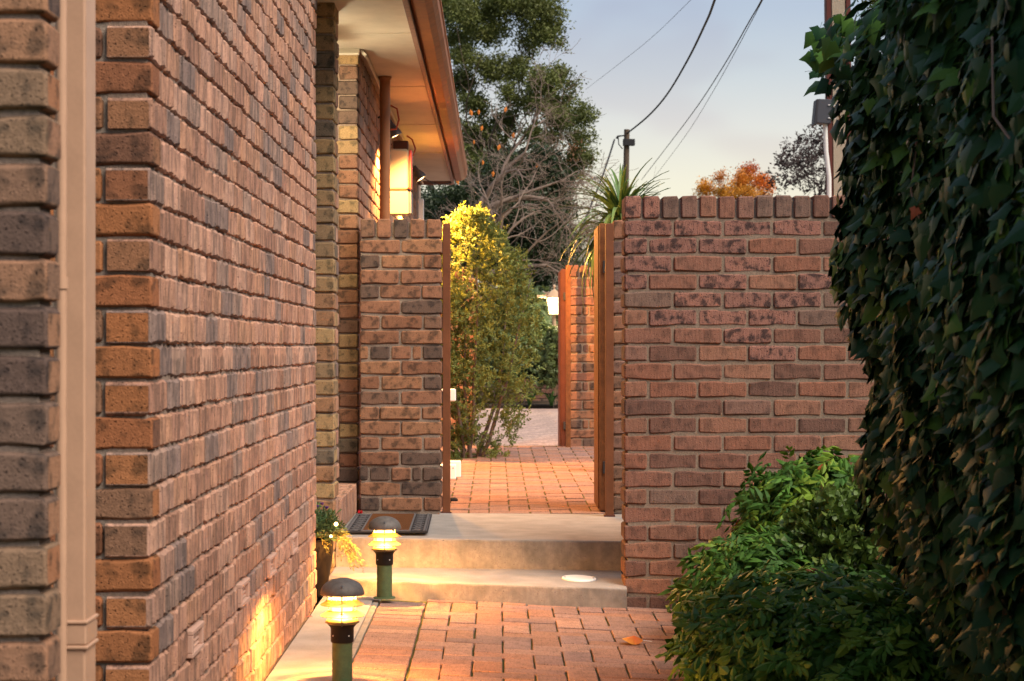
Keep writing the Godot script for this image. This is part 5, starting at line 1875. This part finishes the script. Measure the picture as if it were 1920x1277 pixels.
	# thin russet trees
	for e in [[1095, 390, 46.0, 0, "thin russet-brown tree between the dark evergreen and the timber pole"], [1150, 380, 62.0, 1, "pale olive brush behind the timber pole"]]:
		var rt := thing("russet_tree", e[4], "tree", at(e[0], 650, e[2]) * Vector3(1, 0, 1))
		var rm := MB.new()
		tips = []
		limb(rm, Vector3.ZERO, Vector3.UP, 2.4, 0.09, 4, tips, 0.0, 0.18, 3)
		part("trunk", rm.mesh(), M.twig, rt)
		bl = []
		k = e[2] / FOCAL
		var list := [[1075, 290, 25, 40], [1095, 340, 30, 45], [1085, 400, 40, 45], [1110, 430, 40, 40], [1075, 460, 40, 40], [1125, 350, 22, 30]] if e[3] == 0 else [[1110, 440, 60, 45], [1170, 430, 60, 40], [1080, 480, 60, 40], [1060, 540, 60, 60], [1240, 460, 70, 40]]
		for q in list:
			bl.append([at(q[0], q[1], e[2] + rnd(-0.6, 0.6)), Vector3(q[2] * k, q[3] * k, q[2] * k)])
		crown(rt, bl, 3.2 if e[3] == 0 else 6.0, 731 + e[3] * 7, 18, 0.2, 0.13, leafmat(C(0.20, 0.10, 0.05) if e[3] == 0 else C(0.16, 0.13, 0.06), 0.7, 0.4), 0.2 if e[3] == 0 else 0.0)
	# autumn maple over the garden wall
	var mp := thing("autumn_tree", "orange and gold autumn tree top showing above the garden wall", "tree", Vector3(7.0, 0, -60))
	var mm := MB.new()
	tips = []
	mm.tube([Vector3(0, 0, 0), Vector3(0, 2.2, 0)], [0.16, 0.13], 8)
	limb(mm, Vector3(0, 2.0, 0), Vector3.UP, 2.2, 0.11, 3, tips, 0.0, 0.25, 3)
	part("trunk", mm.mesh(), M.twig_dark, mp)
	bl = []
	k = 60.0 / FOCAL
	for e in [[1320, 362, 22, 18, C(1.25, 1.25, 1.0)], [1350, 362, 22, 14, C(1.1, 1.2, 0.9)], [1352, 335, 10, 14, C(1.0, 0.8, 0.8)], [1395, 345, 34, 24, C(1.1, 0.9, 0.9)], [1408, 322, 18, 14, C(0.9, 0.4, 0.6)], [1430, 348, 20, 20, C(1.2, 0.75, 0.8)], [1390, 375, 60, 30, C(1.0, 1.0, 1.0)], [1375, 420, 60, 40, C(1, 1, 1)]]:
		bl.append([at(e[0], e[1], 60 + rnd(-0.6, 0.6)), Vector3(e[2] * k, e[3] * k, e[2] * k), e[4]])
	crown(mp, bl, 13.0, 751, 20, 0.15, 0.2, leafmat(C(0.52, 0.25, 0.03), 0.7, 0.6), 0.05)
	# dark almost leafless tree beside the power pole
	var dt := thing("bare_tree", "dark almost leafless tree against the sky beside the power pole", "tree", Vector3(8.8, 0, -52))
	var tm := MB.new()
	tips = []
	tm.tube([Vector3(0, 0, 0), Vector3(0.1, 2.2, 0), Vector3(0, 4.4, 0)], [0.16, 0.13, 0.10], 8)
	for e in [Vector3(-0.6, 0.9, 0), Vector3(0.1, 1, 0.2), Vector3(-0.8, 0.55, 0.1), Vector3(0.6, 1, 0), Vector3(-0.3, 1, -0.3), Vector3(0.9, 0.5, 0)]:
		limb(tm, Vector3(0, rnd(3.4, 4.4), 0), e.normalized(), 1.35, 0.06, 4, tips, 0.0, 0.32, 3)
	part("trunk", tm.mesh(), M.twig_dark, dt)
	var xs := []
	var cs := []
	for q in tips:
		for z in 3:
			if R.randf() < 0.6:
				xs.append(Transform3D(Basis(rdir(), rnd(0, TAU)).scaled(Vector3.ONE * rnd(0.12, 0.22)), q + rdir() * rnd(0, 0.15)))
				cs.append(tint(0.6, 1.3, 0.2))
	scatter("crown", tuft(771, 10, 0.30), leafmat(C(0.045, 0.032, 0.032), 0.8, 0.2), dt, xs, cs)
	# green tree behind the power pole
	var gt := thing("evergreen_tree", "yellowish green tree behind the power pole above the ivy", "tree", Vector3(5.2, 0, -26))
	var gm := MB.new()
	gm.tube([Vector3(0, 0, 0), Vector3(0.0, 3.5, 0), Vector3(0.1, 6, 0)], [0.18, 0.14, 0.06], 8)
	part("trunk", gm.mesh(), M.bark, gt)
	bl = []
	k = 26.0 / FOCAL
	for e in [[1660, 15, 45, 35], [1700, -40, 60, 50], [1650, -40, 40, 40], [1740, 40, 60, 50], [1800, 0, 80, 70]]:
		bl.append([at(e[0], e[1], 26 + rnd(-0.3, 0.3)), Vector3(e[2] * k, e[3] * k, e[2] * k)])
	crown(gt, bl, 8.0, 781, 24, 0.12, 0.17, leafmat(C(0.085, 0.12, 0.02), 0.6, 0.5), -0.05)

# ---------------------------------------------------------------- poles and cables
func build_poles() -> void:
	# steel and concrete power pole behind the ivy
	var d := 24.0
	var p := thing("power_pole", "concrete power pole with dark red steel edges standing behind the ivy", "pole", Vector3(4.05, -0.14, -d))
	p.rotation.z = 0.010
	var c := MB.new()
	c.box(xf_at(Vector3(0, 4.5, 0)), Vector3(0.16, 9.0, 0.14), 0.01)
	part("concrete_core", c.mesh(), M.stone, p)
	for s in [-1, 1]:
		var e := MB.new()
		e.box(xf_at(Vector3(s * 0.115, 4.5, 0.0)), Vector3(0.055, 9.0, 0.16), 0.006)
		part("steel_edge", e.mesh(), M.steel_red, p)
	var mb := thing("meter_box", "dark grey metal box with a white conduit on the side of the power pole", "meter box", Vector3(3.775, -0.14, -23.9))
	var b := MB.new()
	b.box(xf_at(Vector3(0.04, 4.06, 0), Basis(Vector3.BACK, -0.06)), Vector3(0.17, 0.28, 0.2), 0.008)
	part("case", b.mesh(), mat(C(0.06, 0.063, 0.075), 0.5), mb)
	var l := MB.new()
	l.box(xf_at(Vector3(-0.055, 4.05, 0.0), Basis(Vector3.BACK, -0.10)), Vector3(0.03, 0.30, 0.22), 0.006)
	part("lid", l.mesh(), mat(C(0.035, 0.035, 0.04), 0.5), mb)
	for y in [3.98, 4.13]:
		var s := MB.new()
		s.tube([Vector3(0.08, y, 0.105), Vector3(0.17, y - 0.01, 0.105)], [0.008, 0.008], 6)
		part("bolt", s.mesh(), mat(C(0.5, 0.5, 0.5), 0.4), mb)
	var t := MB.new()
	t.tube([Vector3(0.06, 3.93, 0), Vector3(0.075, 3.6, 0), Vector3(0.11, 3.3, 0), Vector3(0.12, 0.0, 0)], [0.028, 0.026, 0.026, 0.026], 12)
	part("conduit", t.mesh(), mat(C(0.62, 0.62, 0.60), 0.5), mb)
	# timber pole in the distance
	var w := thing("timber_pole", "weathered timber pole with a black box near its top, beyond the courtyard", "pole", Vector3(2.84, 0, -45))
	var wp := MB.new()
	wp.tube([Vector3(-0.02, 0, 0), Vector3(-0.01, 3, 0), Vector3(0.04, 5.95, 0)], [0.085, 0.075, 0.062], 12)
	part("pole", wp.mesh(), M.pole_wood, w)
	var bx := MB.new()
	bx.box(xf_at(Vector3(0.08, 5.66, 0.06)), Vector3(0.26, 0.145, 0.14), 0.01)
	part("black_box", bx.mesh(), M.cable, w)
	var cl := MB.new()
	cl.tube([Vector3(0.0, 5.82, 0), Vector3(-0.16, 5.80, 0), Vector3(-0.185, 5.75, 0)], [0.014, 0.02, 0.03], 6)
	cl.tube([Vector3(-0.15, 5.78, 0.02), Vector3(-0.14, 5.62, 0.03), Vector3(-0.06, 5.52, 0.05)], [0.012, 0.012, 0.012], 5)
	part("clamp", cl.mesh(), M.cable, w)
	# overhead cables
	var runs := [
		[[[1176, 250, 45.0], [1215, 218, 41.0], [1250, 178, 37.0], [1288, 115, 32.0], [1320, 50, 28.0], [1340, 0, 26.0], [1400, -190, 21.0]], 0.017, "thick twisted black cable sagging down to the timber pole"],
		[[[1203, 337, 70.0], [1260, 263, 55.0], [1312, 193, 45.0], [1365, 110, 36.0], [1405, 40, 30.0], [1428, 0, 27.0], [1500, -140, 20.0]], 0.010, "straight black cable crossing the sky above the garden wall"],
		[[[1225, 335, 70.0], [1285, 255, 55.0], [1332, 180, 45.0], [1375, 104, 36.0], [1408, 42, 30.0], [1430, 0, 27.0], [1503, -140, 20.0]], 0.006, "thin grey cable running just beside the straight black cable"],
		[[[1098, 168, 50.0], [1150, 128, 44.0], [1220, 72, 38.0], [1295, 0, 32.0], [1380, -90, 27.0]], 0.0035, "very thin wire crossing the sky beside the tall tree"],
		[[[1152, 262, 44.9], [1140, 300, 44.0], [1128, 335, 43.0], [1116, 365, 42.0], [1090, 430, 40.0]], 0.020, "thick black cable slanting down from the timber pole's clamp"]]
	for r in runs:
		var pts := []
		var rad := []
		for e in r[0]:
			pts.append(at(e[0], e[1], e[2]))
		# smooth it
		var fine := []
		for k in pts.size() - 1:
			var p0: Vector3 = pts[maxi(k - 1, 0)]
			var p3: Vector3 = pts[mini(k + 2, pts.size() - 1)]
			for s in 5:
				fine.append(pts[k].cubic_interpolate(pts[k + 1], p0, p3, s / 5.0))
		fine.append(pts[-1])
		for q in fine:
			rad.append(r[1])
		var cb := thing("overhead_cable", r[2], "cable")
		var cm := MB.new()
		cm.tube(fine, rad, 6)
		part("wire", cm.mesh(), M.cable, cb)
		rebase(cb, pts[0])
